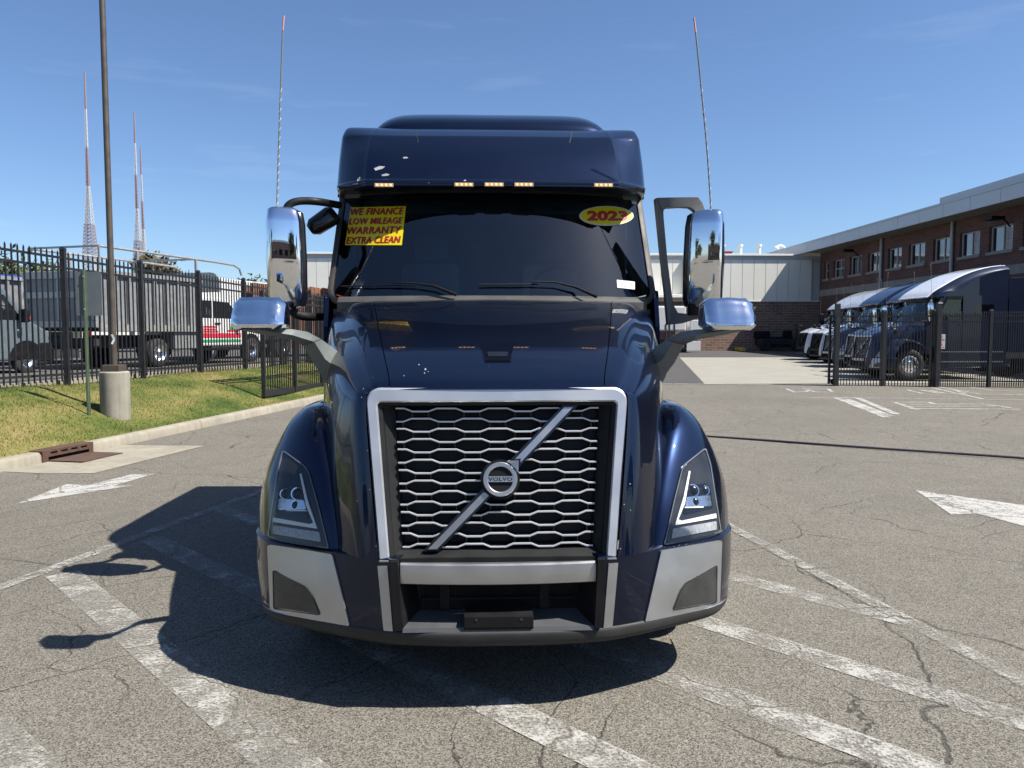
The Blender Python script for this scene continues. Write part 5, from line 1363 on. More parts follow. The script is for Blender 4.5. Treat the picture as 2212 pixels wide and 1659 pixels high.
M['soffit'] = pmat('soffit_panel', (.30,.28,.24), .8, var=.06)
M['window_frame'] = pmat('white_window_frame', (.50,.50,.50), .5, var=.04)
def office_glass():
    m, t, b = _nodes('office_window_glass'); b.inputs['Base Color'].default_value = (.012,.014,.016,1); b.inputs['Roughness'].default_value = .03; b.inputs['Specular IOR Level'].default_value = 1.0; b.inputs['Coat Weight'].default_value = 1.0; b.inputs['Coat IOR'].default_value = 1.8
    b.inputs['Coat Roughness'].default_value = .02; return m
M['office_glass'] = office_glass()
M['pipe'] = pmat('galvanised_pipe', (.34,.34,.33), .5, metal=.3, var=.12)
M['red_metal'] = pmat('red_metal', (.42,.05,.06), .5, var=.1)
YW = 56.5
XB = at(1771, 600, YW).x
def atX(px, py, X): d_ = ray(px, py); return CAM+d_*((X-CAM.x)/d_.x)
def c1(x, y): return ((2040+x/4.2538)/1.15732, (420+y/4.2538)/1.15732)
gW = gzc(YW)
# --- brick office building on the right
zs = atX(*c1(2212, 385), XB).z; z_band1 = atX(*c1(38, 1302), XB).z; z_band0 = atX(*c1(38, 1366), XB).z
d_ = ray(*c1(2212, 295)); tq = (zs-CAM.z)/d_.z; XO = (CAM+d_*tq).x        # overhanging fascia
zt = atX(*c1(1290, 385), XO).z
print('XB', XB, 'XO', XO, 'zs', zs, 'zt', zt, 'band', z_band0, z_band1)
ob = thing('brick_office', 'two storey red brick building with a row of upper windows and metal fascia', 'building', (XB, 8, 0))
oy = 8.0
def loc(x, y, z): return (x-XB, y-oy, z)
win = [(97,147,1005,1180,0),(195,312,965,1170,2),(367,497,925,1140,1),(560,700,880,1105,1),(772,918,830,1070,1),(990,1165,780,1035,1),(1250,1440,720,985,1),(1530,1745,655,940,1),(1840,2095,580,890,1),(2200,2480,520,850,1)]
z_wt = atX(*c1(1745, 655), XB).z; z_wb = atX(*c1(1738, 916), XB).z
wy = [(atX(*c1(b_, 700), XB).y, atX(*c1(a_, 700), XB).y) for a_, b_, *_ in win]
wy += [(wy[-1][0]-3.6, wy[-1][0]-1.2), (wy[-1][0]-7.2, wy[-1][0]-4.8)]
print('windows', [(round(a,1), round(b,1)) for a, b in wy], z_wb, z_wt)
Y0 = 8.0; rec = .16
ysplit = sorted([Y0, YW]+[v for w in wy for v in w if v > Y0])
mb = MB()
mb.box(loc(XB, Y0, -.3), loc(XB+.35, YW, z_band0)); mb.box(loc(XB, Y0, z_band1), loc(XB+.35, YW, z_wb)); mb.box(loc(XB, Y0, z_wt), loc(XB+.35, YW, zs))
prev = Y0
for (a_, b_) in sorted(wy):
    if a_ < Y0: continue
    mb.box(loc(XB, prev, z_wb), loc(XB+.35, a_, z_wt)); prev = b_
mb.box(loc(XB, prev, z_wb), loc(XB+.35, YW, z_wt))
link('wall', mb.mesh(), M['brick_red'], ob)
link('stone_band', MB().box(loc(XB-.02, Y0, z_band0), loc(XB+.35, YW-.02, z_band1)).mesh(), M['stone_band'], ob)
link('inner_wall', MB().box(loc(XB+.55, Y0, 0), loc(XB+18, YW, zs)).mesh(), M['void'], ob)
for i, (a_, b_) in enumerate(wy):
    if a_ < Y0: continue
    kind = win[i][4] if i < len(win) else 1
    x_ = XB+rec; fw = .055
    mb = MB()
    mb.box(loc(x_, a_, z_wb), loc(x_+.08, b_, z_wb+fw)); mb.box(loc(x_, a_, z_wt-fw), loc(x_+.08, b_, z_wt)); mb.box(loc(x_, a_, z_wb+fw), loc(x_+.08, a_+fw, z_wt-fw)); mb.box(loc(x_, b_-fw, z_wb+fw), loc(x_+.08, b_, z_wt-fw))
    if kind: ym = (a_+b_)/2; mb.box(loc(x_+.005, ym-fw/2, z_wb+fw), loc(x_+.075, ym+fw/2, z_wt-fw))
    if kind != 1: zm = (z_wb+z_wt)/2; mb.box(loc(x_+.01, a_+fw, zm-fw/2), loc(x_+.07, b_-fw, zm+fw/2))
    wo = link('window', mb.mesh(), M['window_frame'], ob)
    ym = (a_+b_)/2
    for (p0, p1) in (((a_+fw, ym-fw/2), (ym+fw/2, b_-fw)) if kind else ((a_+fw, b_-fw),)):
        tl = random.uniform(-.006, .006)
        mb = MB(); mb.add([loc(x_+.05+tl, p0, z_wb+fw), loc(x_+.05-tl, p1, z_wb+fw), loc(x_+.05-tl, p1, z_wt-fw), loc(x_+.05+tl, p0, z_wt-fw)], [(0,1,2,3)]); link('pane', mb.mesh(), M['office_glass'], wo)
    link('sill', MB().box(loc(XB-.09, a_-.10, z_wb-.16), loc(XB+.15, b_+.10, z_wb-.002)).mesh(), M['stone_band'], wo)
# soffit, fascia panels and coping
link('soffit', MB().box(loc(XO+.02, Y0, zs), loc(XB+.4, YW-.3, zs+.08)).mesh(), M['soffit'], ob)
jx = [0, 190, 465, 655, 868, 1097, 1353, 1642, 1967, 2330]
YE = 76.0
jy = [YE, YE-6, YE-12, YW-1.2]+[atX(*c1(x, 700-.25*x), XO).y for x in jx[1:]]
while jy[-1] > Y0+2: jy.append(jy[-1]-3.0)
for a_, b_ in zip(jy[1:], jy[:-1]):
    link('fascia_panel', MB().bbox(loc(XO, a_+.012, zs-.03), loc(XO+.06, b_-.012, zt-.10), .006).mesh(), M['metal_panel'], ob)
link('fascia_back', MB().box(loc(XO+.065, Y0, zs+.085), loc(XO+.4, YE, zt-.12)).mesh(), M['flashing'], ob)
link('coping', MB().box(loc(XO-.04, Y0, zt-.098), loc(XO+.6, YE, zt)).mesh(), M['metal_panel'], ob)
link('roof', MB().box(loc(XO+.62, Y0, zt-.3), loc(XB+18, YE, zt-.1)).mesh(), M['flashing'], ob)
yU = atX(*c1(1297, 350), XO).y; zU = atX(*c1(1297, 325), XO+.1).z
link('upper_parapet', MB().box(loc(XO+.10, Y0, zt+.002), loc(XO+5, yU, zU)).mesh(), M['metal_panel'], ob)
for x in (712, 1463):
    p = atX(*c1(x, 900), XB); mb = MB(); mb.lathe([(0,.10),(zs-.02,.10)], 12, 'z', (p.x-XB-.12, p.y-oy, 0)); link('downpipe', mb.mesh(40), M['pipe'], ob)
for x, y in ((450, 875), (2065, 530)):
    p = atX(*c1(x, y), XB); mb = MB(); mb.bbox((-1.15, p.y-oy-.3, p.z-.12), (-.45, p.y-oy+.3, p.z+.06), .04); mb.tube([(-.5,p.y-oy,p.z),(-.2,p.y-oy,p.z-.15),(.02,p.y-oy,p.z-.45)], .04, 8); link('wall_lamp', mb.mesh(), M['black'], ob)
# canopy over a low door near the corner
link('door_canopy', MB().box(loc(XB-1.2, 50.5, 2.75), loc(XB-.01, 53.5, 2.95)).mesh(), M['flashing'], ob)

# --- warehouse across the end of the yard
def c9(x, y): return ((1660+x/5.53)/1.15732, (600+y/5.53)/1.15732)
XL = at(583, 600, YW).x
z_top = at(*c9(1000, 193), YW).z; z_fl = at(*c9(1000, 275), YW).z; z_sd = at(*c9(1000, 836), YW).z
wh = thing('warehouse', 'long low warehouse with cream metal siding above a brown block base', 'building', (XL, YW, 0))
def wl(x, y, z): return (x-XL, y-YW, z)
print('warehouse', XL, z_top, z_fl, z_sd)
link('base_wall', MB().box(wl(XL, YW, -.3), wl(XB+.3, YW+.4, z_sd-.02)).mesh(), M['brick_block'], wh)
link('back_wall', MB().box(wl(XL+.05, YW+.06, z_sd-.02), wl(XB+.3, YW+20, z_top-.15)).mesh(), M['flashing'], wh)
pw_ = at(*c9(1240, 500), YW).x-at(*c9(1080, 500), YW).x; x_ = at(*c9(1240, 500), YW).x
x_ -= pw_*math.floor((x_-XL)/pw_)
pmw = MB().bbox((.012,-.07,z_sd), (pw_-.012,.05,z_fl), .012).mesh()
k = 0
while x_+pw_ <= XB+.2:
    link('siding_panel', pmw, M['siding'], wh, (x_-XL, 0, 0)); x_ += pw_
link('fascia', MB().box(wl(XL, YW-.085, z_fl+.002), wl(XB-.01, YW+.05, z_top-.16)).mesh(), M['flashing'], wh)
link('roof_edge', MB().bbox(wl(XL-.05, YW-.22, z_top-.158), wl(XB-2.2, YW+.3, z_top), .02).mesh(), M['flash_light'], wh)
link('drip_edge', MB().box(wl(XL, YW-.10, z_sd-.08), wl(XB-.02, YW-.002, z_sd-.003)).mesh(), M['flash_light'], wh)
# loading dock frame on the left part of the wall
xd = at(*c9(272, 500), YW).x
link('dock_post', MB().box(wl(xd-.15, YW-.35, at(*c9(272,750), YW).z), wl(xd+.15, YW-.09, z_fl)).mesh(), M['flashing'], wh)
link('dock_canopy', MB().bbox(wl(xd-9, YW-1.5, at(*c9(200,810), YW).z), wl(xd+1.2, YW-.1, at(*c9(200,765), YW).z), .03).mesh(), M['flash_light'], wh)
for (cx_, cy_, kind) in ((805,60,0),(1050,60,0),(1310,60,0)):
    p = at(*c9(cx_, 190), YW+6); q = at(*c9(cx_, cy_), YW+6)
    v = thing('roof_vent', {805:'capped vent pipe on the warehouse roof nearest the cab mirror',1050:'capped vent pipe on the warehouse roof, middle of three',1310:'capped vent pipe on the warehouse roof nearest the curved vent'}[cx_], 'vent', (p.x, p.y, z_top-.2), group='vents on the warehouse roof')
    hh = q.z-z_top+.2; mb = MB(); mb.lathe([(0,.17),(hh-.22,.17)], 14, 'z'); link('pipe', mb.mesh(40), M['flash_light'], v)
    mb = MB(); mb.lathe([(hh-.22,.17),(hh-.2,.24),(hh-.02,.25),(hh,.12),(hh,0)], 14, 'z'); link('cap', mb.mesh(40), M['flash_light'], v)
p = at(*c9(1665, 190), YW+4); v = thing('gooseneck_vent', 'curved gooseneck vent bending left on the warehouse roof', 'vent', (p.x, p.y, z_top-.2))
sp_ = [at(*c9(x, y), YW+4)-Vector(v.location) for x, y in ((1665,200),(1664,130),(1650,95),(1615,82),(1580,90),(1552,118))]
mb = MB(); mb.tube(cr(sp_, 4), [.11]*17+[.13,.17,.2,.21], 12); link('pipe', mb.mesh(40), M['flash_light'], v)
p = at(*c9(870, 190), YW+8); q = at(*c9(945, 165), YW+8); rb = thing('roof_unit', 'low red metal box on the warehouse roof', 'roof unit', (p.x, p.y, z_top-.2)); link('casing', MB().bbox((-1.6,0,0),(q.x-p.x,1.5,q.z-z_top+.2), .03).mesh(), M['red_metal'], rb); link('lid', MB().bbox((-1.7,-.1,q.z-z_top+.2),(q.x-p.x+.1,1.6,q.z-z_top+.26), .02).mesh(), M['red_metal'], rb)
# ------------------------------------------------------------------ lamp post and sign on the bank
M['pole_bronze'] = pmat('bronze_pole_paint', (.085,.070,.055), .5, metal=.3, var=.12)
M['sign_back'] = pmat('sign_back_aluminium', (.11,.125,.135), .55, var=.08)
M['green_post'] = pmat('green_post_paint', (.09,.125,.075), .6, var=.12)
lb = at(250, 893, 9.55); lp = thing('lamp_post', 'tall bronze lamp post on a round concrete base in the grass', 'lamp post', (lb.x, lb.y, lb.z-.03))
hb = at(250, 802, 9.55).z-lb.z+.03; rb_ = .232
mb = MB(); mb.lathe([(-.4,rb_),(hb-.02,rb_),(hb,rb_-.02),(hb,0)], 32, 'z'); link('concrete_base', mb.mesh(30), M['concrete'], lp)
mb = MB(); mb.bbox((-.14,-.14,hb),(.14,.14,hb+.11), .012); link('base_cover', mb.mesh(), M['pole_bronze'], lp)
mb = MB(); mb.lathe([(hb+.1,.050),(hb+9.0,.044)], 20, 'z'); link('pole', mb.mesh(40), M['pole_bronze'], lp)
mb = MB(); mb.bar((0,0,hb+8.9),(.7,0,hb+8.95), .07, .07); mb.bbox((.55,-.22,hb+8.85),(1.25,.22,hb+9.02), .04); link('lamp_head', mb.mesh(), M['pole_bronze'], lp)
c = at(246, 733, 9.4)-Vector(lp.location); M['tape'] = pmat('pale_tape', (.62,.70,.72), .6)
for s in (1,-1):
    mb = MB(); q = Vector((0,-.088,0)); mb.bar(Vector((-.03+.03, -.054, c.z+s*.08)), Vector((.035, -.046, c.z)), .03, .004, (0,1,0)); link('tape_mark', mb.mesh(), M['tape'], lp)
sb_ = at(193, 919, 9.1); ss_ = thing('road_sign', 'grey back of a rectangular sign on a thin green post', 'sign', (sb_.x, sb_.y, sb_.z-.2))
ht = at(193, 583, 9.1).z-ss_.location.z
mb = MB()
for a_, b_ in (((-.03,-.004),(-.012,.004)), ((.012,-.004),(.03,.004)), ((-.012,-.022),(.012,-.014)), ((-.014,-.022),(-.011,.0)), ((.011,-.022),(.014,.0))): mb.box((a_[0],a_[1],0),(b_[0],b_[1],ht))
link('post', mb.mesh(), M['green_post'], ss_)
pa = at(163, 587, 9.12)-Vector(ss_.location); pb = at(222.5, 682, 9.12)-Vector(ss_.location)
pl = round_poly([(pa.x,pb.z),(pb.x,pb.z),(pb.x,pa.z),(pa.x,pa.z)], .035); mb = MB(); mb.prism([(p.x, p.y) for p in pl], .006, .009, 'y'); link('panel', mb.mesh(), M['sign_back'], ss_)
for z in (pa.z-.08, pb.z+.1):
    mb = MB(); mb.lathe([(-.032,0),(-.032,.012),(-.02,.014)], 8, 'y', (0,0,z)); link('bolt', mb.mesh(), M['pipe'], ss_)

# ------------------------------------------------------------------ parked trucks behind the right fence
def place_truck(name_label, px, Yc, pal, kind, py=760, gmat=None, sc=1.0):
    p = at(px, py, Yc); r = thing('semi_truck', name_label, 'truck', (p.x, Yc, gzc(Yc)+.012+.076), -pi/2, 'trucks parked side by side behind the fence', sc)
    return r, build_truck(r, {**{'paint':'navy_far','roof':'navy_far','led':'amber','arm':'black','bracket':'black'}, **pal}, kind, True)
wp = ground(1965, 821.5)
Yn = wp.y+1.2
rows_ = [
 ('dark blue semi truck with a pale roof fairing, nearest behind the fence', 1852, 0, {'roof':'roof_cap_white'}),
 ('dark blue semi truck second from the fence, beside the pale roofed one', 1835, 3.3, {}),
 ('dark blue semi truck parked between a white truck and another blue truck', 1784, 7.6, {}),
 ('white semi truck with a black grille standing beside the blue trucks', 1757, 11.6, {'frame_silver':'black','paint':'white_paint','roof':'white_paint','silver':'black','bar':'black_gloss','chrome':'black'}),
 ('white semi truck with a black grille farthest back in the parked row', 1727, 15.4, {'frame_silver':'black','paint':'white_paint','roof':'white_paint','silver':'black','bar':'black_gloss','chrome':'black'}),
]
for lab, px, dy, pal in rows_: place_truck(lab, px, Yn+dy, pal, 'high')

# ------------------------------------------------------------------ small things by the warehouse
M['yellow_paint'] = pmat('yellow_kerb_paint', (.45,.32,.03), .7, var=.15)
M['orange'] = pmat('orange_plastic', (.60,.10,.04), .5, var=.08)
M['wood_dark'] = pmat('brown_timber', (.11,.055,.032), .8, var=.25)
M['white_body'] = pmat('white_vehicle_paint', (.55,.55,.54), .4, coat=.5, var=.05)
def on_c9(x, y): return ground(*c9(x, y))
a = on_c9(630,1468); b = on_c9(1105,1548)
yk = thing('kerb_block', 'long yellow painted kerb on the ground by the warehouse wall', 'kerb', (a.x, a.y, gzc(a.y)))
n_ = 4
for k in range(n_):
    p0 = a.lerp(b, k/n_); p1 = a.lerp(b, (k+1)/n_-.01); mb = MB(); mb.bar(Vector((p0.x-a.x,p0.y-a.y,.12)), Vector((p1.x-a.x,p1.y-a.y,.12)), .3, .24); link('kerb_piece', mb.mesh(), M['yellow_paint'], yk)
p = on_c9(770,1515); q = at(*c9(770,1360), p.y); m_ = thing('marker_post', 'thin orange marker post beside the yellow kerb', 'post', (p.x, p.y, gzc(p.y)))
hh = q.z-gzc(p.y); mb = MB(); mb.lathe([(0,.20),(.05,.19),(.08,.06)], 14, 'z'); link('foot', mb.mesh(), M['black'], m_); mb = MB(); mb.lathe([(.05,.065),(hh-.1,.055),(hh,.03),(hh,0)], 12, 'z'); link('tube', mb.mesh(40), M['orange'], m_)
p = on_c9(1050,1520); pa_ = thing('timber_stack', 'low brown timber stack by the warehouse wall', 'timber', (p.x, p.y, gzc(p.y)))
for k in range(4): link('beam', MB().bbox((-1.1+.05*k,-.6,.17*k),(1.1-.04*k,.6,.17*k+.155), .01).mesh(), M['wood_dark'], pa_)
# mower-like machine in the shade
p = on_c9(1590,1530); mc = thing('yard_machine', 'dark low yard machine parked in the shade of the warehouse', 'machine', (p.x, p.y, gzc(p.y)))
link('body', MB().bbox((-1.9,-.6,.45),(1.7,.6,.95), .06).mesh(), M['frame_dark'], mc); link('deck', MB().bbox((-1.2,-.5,.95),(.9,.5,1.1), .04).mesh(), M['black'], mc)
link('engine_cover', MB().bbox((-2.0,-.5,.95),(-.9,.5,1.55), .12).mesh(), M['black'], mc)
mb = MB(); mb.tube([(1.2,-.4,.95),(1.25,-.4,2.0),(1.25,.4,2.0),(1.2,.4,.95)], .05, 8); link('roll_bar', mb.mesh(40), M['frame_dark'], mc); link('seat', MB().bbox((.3,-.3,1.05),(.9,.3,1.6), .1).mesh(), M['black'], mc)
for x in (-1.35, 1.2):
    for s in (-1, 1):
        mb = MB(); mb.lathe([(-.12,.1),(-.14,.42),(-.1,.46),(.1,.46),(.14,.42),(.12,.1)], 20, 'y', (x, s*.6, .46)); link('wheel', mb.mesh(40), M['tyre'], mc)
# white lorry seen past the hood mirror
p = ground(1500, 762); wt = thing('white_lorry', 'rear of a white lorry between the mirror arm and the warehouse', 'lorry', (p.x, p.y, gzc(p.y)))
def lp_(px, py): return at(px, py, p.y)-Vector(wt.location)
a_ = lp_(1440, 661); b_ = lp_(1528, 705)
link('cab', MB().bbox((a_.x-1.4,-.1,b_.z-.35),(lp_(1492,0).x,2.4,a_.z), .12).mesh(), M['white_body'], wt)
link('rear_panel', MB().bbox((lp_(1500,0).x,-.05,lp_(0,735).z),(lp_(1529,0).x,.9,lp_(0,690).z), .05).mesh(), M['white_body'], wt)
link('chassis', MB().box((a_.x-1.4,.05,.55),(lp_(1520,0).x,2.2,.95)).mesh(), M['frame_dark'], wt)
link('mud_flap', MB().bbox((lp_(1493,0).x,-.12,lp_(0,759).z),(lp_(1524,0).x,-.04,lp_(0,737).z), .02).mesh(), M['white_body'], wt)
for x in (1462, 1486):
    mb = MB(); mb.lathe([(0,.2),(0,.45),(.03,.5),(.27,.5),(.3,.45),(.3,.2)], 24, 'y', (lp_(x,0).x, .1, .5)); link('wheel', mb.mesh(40), M['tyre'], wt)
for k, x in enumerate((1447, 1455, 1466)):
    mb = MB(); mb.tube([(lp_(x,0).x,-.1,1.0),(lp_(x,0).x,-.1,2.1)], .05, 6); link('air_line', mb.mesh(), M['frame_dark'], wt)

# ------------------------------------------------------------------ vehicles in the yard behind the left fence
M['steel_body'] = pmat('grey_dump_body_paint', (.22,.225,.225), .5, metal=.25, var=.12)
M['steel_light'] = pmat('bare_aluminium', (.36,.36,.34), .42, metal=.5, var=.1)
M['van_grey'] = pmat('grey_van_paint', (.10,.125,.14), .35, coat=1, var=.06)
M['blue_box'] = pmat('blue_container_paint', (.012,.06,.42), .5, var=.1)
M['red_vehicle'] = pmat('red_vehicle_paint', (.50,.012,.03), .4, coat=.5, var=.06)
M['plank'] = pmat('brown_plank', (.17,.075,.04), .8, var=.3, scale=4)
M['red_graphic'] = pmat('red_graphic', (.60,.02,.05), .5); M['green_graphic'] = pmat('green_graphic', (.03,.25,.09), .5)
M['plate_yellow'] = pmat('number_plate', (.55,.52,.32), .6)
def wheel_part(parent, x, y, R, w, side, mat_rim='alu'):
    o_ = link('wheel', MB().lathe([(side*w*.1,0),(side*w*.1,R*.30),(side*w*.3,R*.36),(side*w*.48,R*.56),(side*w*.5,R*.6)], 24, 'y', (x, y, R)).mesh(40), M[mat_rim], parent)
    mb = MB(); mb.lathe([(-w*.5,R*.6),(-w*.5,R*.85),(-w*.4,R),(w*.4,R),(w*.5,R*.85),(w*.5,R*.6)], 30, 'y', (x, y, R)); link('tyre', mb.mesh(40), M['tyre'], o_)
def dump_truck(label, loc_, rz, graphics=True):
    """+x forward, -y is the right hand side that faces the camera"""
    r = thing('dump_truck', label, 'truck', loc_, rz)
    w = 1.15; x0, x1 = -2.05, 1.85; zb, zt_ = 1.08, 2.55
    link('dump_body', MB().box((x0,-w+.04,zb+.02),(x1,w-.04,zt_-.01)).mesh(), M['steel_body'], r)
    for s in (-1, 1):
        for k in range(9):
            x = x0+.06+k*(x1-x0-.12)/8; link('side_rib', MB().box((x-.05,min(s*(w-.04),s*(w+.04)),zb+.1),(x+.05,max(s*(w-.04),s*(w+.04)),zt_-.06)).mesh(), M['steel_light'] if k % 3 == 0 else M['steel_body'], r)
        link('bottom_rail', MB().box((x0-.03,min(s*(w-.02),s*(w+.06)),zb-.08),(x1,max(s*(w-.02),s*(w+.06)),zb+.1)).mesh(), M['steel_light'], r)
        link('top_rail', MB().box((x0-.03,min(s*(w-.02),s*(w+.06)),zt_-.08),(x1,max(s*(w-.02),s*(w+.06)),zt_+.02)).mesh(), M['steel_light'], r)
        if graphics: mb = MB(); mb.tube([(x0+.05,s*w,zt_),(x0+.05,s*w,zt_+.62),(x1+.5,s*w,zt_+.62),(x1+1.6,s*w,zt_+.60),(x1+1.9,s*w,zt_+.50),(x1+2.0,s*w,zt_+.3)], .035, 8); link('canopy_rail', mb.mesh(40), M['steel_light'], r)
        for x in ((x0+1.35, x1-.2) if graphics else ()): link('rail_upright', MB().box((x-.03,s*w-.03,zt_),(x+.03,s*w+.03,zt_+.62)).mesh(), M['steel_light'], r)
    for x in ((x0+.05, x1-.2) if graphics else ()): link('cross_rail', MB().bar((x,-w,zt_+.62),(x,w,zt_+.62), .05, .05).mesh(), M['steel_light'], r)
    tg = link('tailgate', MB().bbox((x0-.10,-w,zb),(x0-.01,w,zt_), .02).mesh(), M['steel_body'], r)
    for z in (zb+.10, zb+.85, zt_-.12): link('tailgate_rib', MB().box((x0-.16,-w,z-.08),(x0-.095,w,z+.08)).mesh(), M['steel_light'], tg)
    for y in (-w+.06, 0, w-.06): link('tailgate_rib', MB().box((x0-.15,y-.05,zb+.2),(x0-.097,y+.05,zt_-.22)).mesh(), M['steel_light'], tg)
    link('rear_bumper', MB().box((x0-.15,-w+.05,.62),(x0+.05,w-.05,.80)).mesh(), M['frame_dark'], r); link('number_plate', MB().box((x0-.17,-.75,.82),(x0-.155,-.45,.99)).mesh(), M['plate_yellow'], r)
    for s in (-1, 1): link('tail_lamp', MB().bbox((x0-.17,s*.95-.08,.86),(x0-.14,s*.95+.08,1.0), .01).mesh(), M['red_graphic'], r)
    link('headboard', MB().prism([(-w,zt_-.3),(w,zt_-.3),(w,zt_+.10),(w-.12,zt_+.26),(w-.3,zt_+.32),(-w+.3,zt_+.32),(-w+.12,zt_+.26),(-w,zt_+.10)], x1+.85, x1+.92, 'x').mesh(), M['steel_light'], r)
    link('chassis', MB().box((x0,-.45,.55),(4.6,.45,.90)).mesh(), M['frame_dark'], r)
    tb = link('tool_box', MB().bbox((.65,-w+.02,.50),(1.75,-w+.45,1.02), .02).mesh(), M['steel_body'], r); link('latch', MB().box((1.15,-w,.78),(1.25,-w+.025,.86)).mesh(), M['steel_light'], tb)
    # cab: side profile swept across the width
    prof = [(2.86,.55),(2.86,2.02),(2.98,2.10),(4.05,2.10),(4.30,2.02),(4.95,1.52),(5.2,1.46),(6.05,1.36),(6.22,1.20),(6.26,.62),(5.95,.55)]
    mb = MB(); mb.prism(prof, -1.0, 1.0, 'y'); me = mb.mesh(); cabo = link('cab', me, M['white_body'], r, (-.95, 0, 0))
    bv = cabo.modifiers.new('bevel', 'BEVEL'); bv.width = .06; bv.segments = 3; bv.limit_method = 'ANGLE'; bv.angle_limit = radians(25)
    for s in (-1, 1):
        y0_, y1_ = (s*1.0, s*1.012); a, b = min(y0_, y1_), max(y0_, y1_)
        link('door_window', MB().prism([(3.55,1.44),(4.85,1.44),(4.82,1.52),(4.28,1.95),(3.55,1.97)], a, b, 'y').mesh(), M['office_glass'], cabo)
        link('rear_window', MB().prism([(2.95,1.44),(3.46,1.44),(3.46,1.97),(2.95,1.97)], a, b, 'y').mesh(), M['office_glass'], cabo)
        link('door_handle', MB().bbox((3.6,a-.02,1.24),(3.85,b+.02,1.29), .01).mesh(), M['black'], cabo)
        mo_ = link('side_mirror', MB().bbox((4.62,min(s*1.08,s*1.36),1.36),(4.78,max(s*1.08,s*1.36),1.72), .04).mesh(), M['black'], cabo); link('mirror_arm', MB().bar((4.7,s*.98,1.42),(4.7,s*1.15,1.46), .06, .05).mesh(), M['black'], mo_)
        link('wheel_arch', MB().prism([(5.45+.56*cos(q*pi/10)*(-1), .40+.56*sin(q*pi/10)) for q in range(11)], s*1.0, s*1.02, 'y').mesh(), M['black'], cabo)
        link('step', MB().bbox((3.0,min(s*.85,s*1.08),.42),(4.75,max(s*.85,s*1.08),.50), .02).mesh(), M['black'], cabo)
        if graphics: link('red_stripe', MB().box((2.95,a,.82),(4.9,b,.96)).mesh(), M['red_graphic'], cabo)
        if graphics: link('green_stripe', MB().box((2.95,a,.68),(4.9,b,.76)).mesh(), M['green_graphic'], cabo)
        for q, (xx, zz, ww) in enumerate(((3.0,1.14,.7),(3.05,1.06,.6),(3.0,.99,.75),(4.2,1.02,.6)) if graphics else ()): link('lettering_line', MB().box((xx,a,zz),(xx+ww,b,zz+.045)).mesh(), M['red_graphic'], cabo)
        if graphics: link('tree_emblem', MB().prism([(4.3,1.08),(4.7,1.08),(4.5,1.36)], a, b, 'y').mesh(), M['green_graphic'], cabo)
    ws_ = link('windshield', MB().add([(4.33,-.86,2.0),(4.95,-.92,1.535),(4.95,.92,1.535),(4.33,.86,2.0)], [(0,1,2,3)]).mesh(), M['office_glass'], cabo)
    ws_.location = (.012, 0, .016)
    for y in (-.98, .98):
        s = -1 if y < 0 else 1
        wheel_part(r, 0, y*.98, .40, .50, s); wheel_part(r, 4.50, y*.96, .40, .26, s)
    return r
hdg = Vector((fdn.x, fdn.y, 0)); ang = atan2(fdn.y, fdn.x)-radians(9)
rw = at(333, 796, 18.6); off = Vector((-.98*0, 0, 0))
# rear right wheel stands at rw; wheel local (0,-.98)
def place_local(pw, lx, ly, a): return (pw.x-(lx*cos(a)-ly*sin(a)), pw.y-(lx*sin(a)+ly*cos(a)), YARD+.004)
dump_truck('grey dump body truck with a white cab and red door graphics behind the fence', place_local(rw, 0, -.98, ang), ang)
rw2 = at(150, 800, 19.6); o2 = place_local(rw2, 0, -.98, ang)
d2 = dump_truck('second grey dump body truck, left of the sign and mostly hidden behind the fence', (o2[0]-1.2, o2[1]+.5, o2[2]), ang, False)
# delivery van at the left edge
wv = at(55.5, 805, 15.3)
van = thing('delivery_van', 'grey delivery van at the left edge behind the picket fence', 'van', place_local(wv, 0, -.76, ang), ang, None, .84)
prof = [(-4.3,.35),(-4.3,2.35),(-4.1,2.48),(-.95,2.50),(-.62,2.38),(.10,1.52),(.20,1.46),(.60,1.26),(.76,1.08),(.80,.80),(.80,.35)]
bo = link('body', MB().prism(prof, -.98, .98, 'y').mesh(), M['van_grey'], van); bv = bo.modifiers.new('bevel', 'BEVEL'); bv.width = .08; bv.segments = 3; bv.limit_method = 'ANGLE'; bv.angle_limit = radians(25)
for s in (-1, 1):
    a_, b_ = sorted((s*.98, s*.992))
    link('door_window', MB().prism([(-1.55,1.50),(-.20,1.50),(-.16,1.56),(-.66,2.18),(-1.55,2.2)], a_, b_, 'y').mesh(), M['office_glass'], bo)
    link('wheel_arch', MB().prism([(-.56*cos(q*pi/10), .38+.54*sin(q*pi/10)) for q in range(11)], a_, b_+ (0 if s < 0 else .01), 'y').mesh(), M['black'], bo)
    link('lower_cladding', MB().bbox((.42,min(s*.96,s*1.0),.32),(.84,max(s*.96,s*1.0),.85), .03).mesh(), M['black'], bo)
    mo_ = link('side_mirror', MB().bbox((-.30,min(s*1.05,s*1.32),1.42),(-.14,max(s*1.05,s*1.32),1.80), .05).mesh(), M['black'], bo); link('repeater', MB().bbox((-.155,min(s*1.2,s*1.31),1.5),(-.13,max(s*1.2,s*1.31),1.6), .01).mesh(), M['red_graphic'], mo_)
    link('headlamp', MB().bbox((.48,min(s*.7,s*.97),1.0),(.76,max(s*.7,s*.97),1.20), .03).mesh(), M['lens_rim'], bo)
    wheel_part(van, 0, s*.86, .36, .24, s); wheel_part(van, -3.4, s*.86, .36, .24, s)
link('windshield', MB().add([(-.61,-.84,2.36),(.11,-.90,1.53),(.11,.90,1.53),(-.61,.84,2.36)], [(0,1,2,3)]).mesh(), M['office_glass'], bo).location = (.014, 0, .012)
link('front_bumper', MB().bbox((.72,-.97,.30),(.94,.97,.72), .06).mesh(), M['black'], bo)
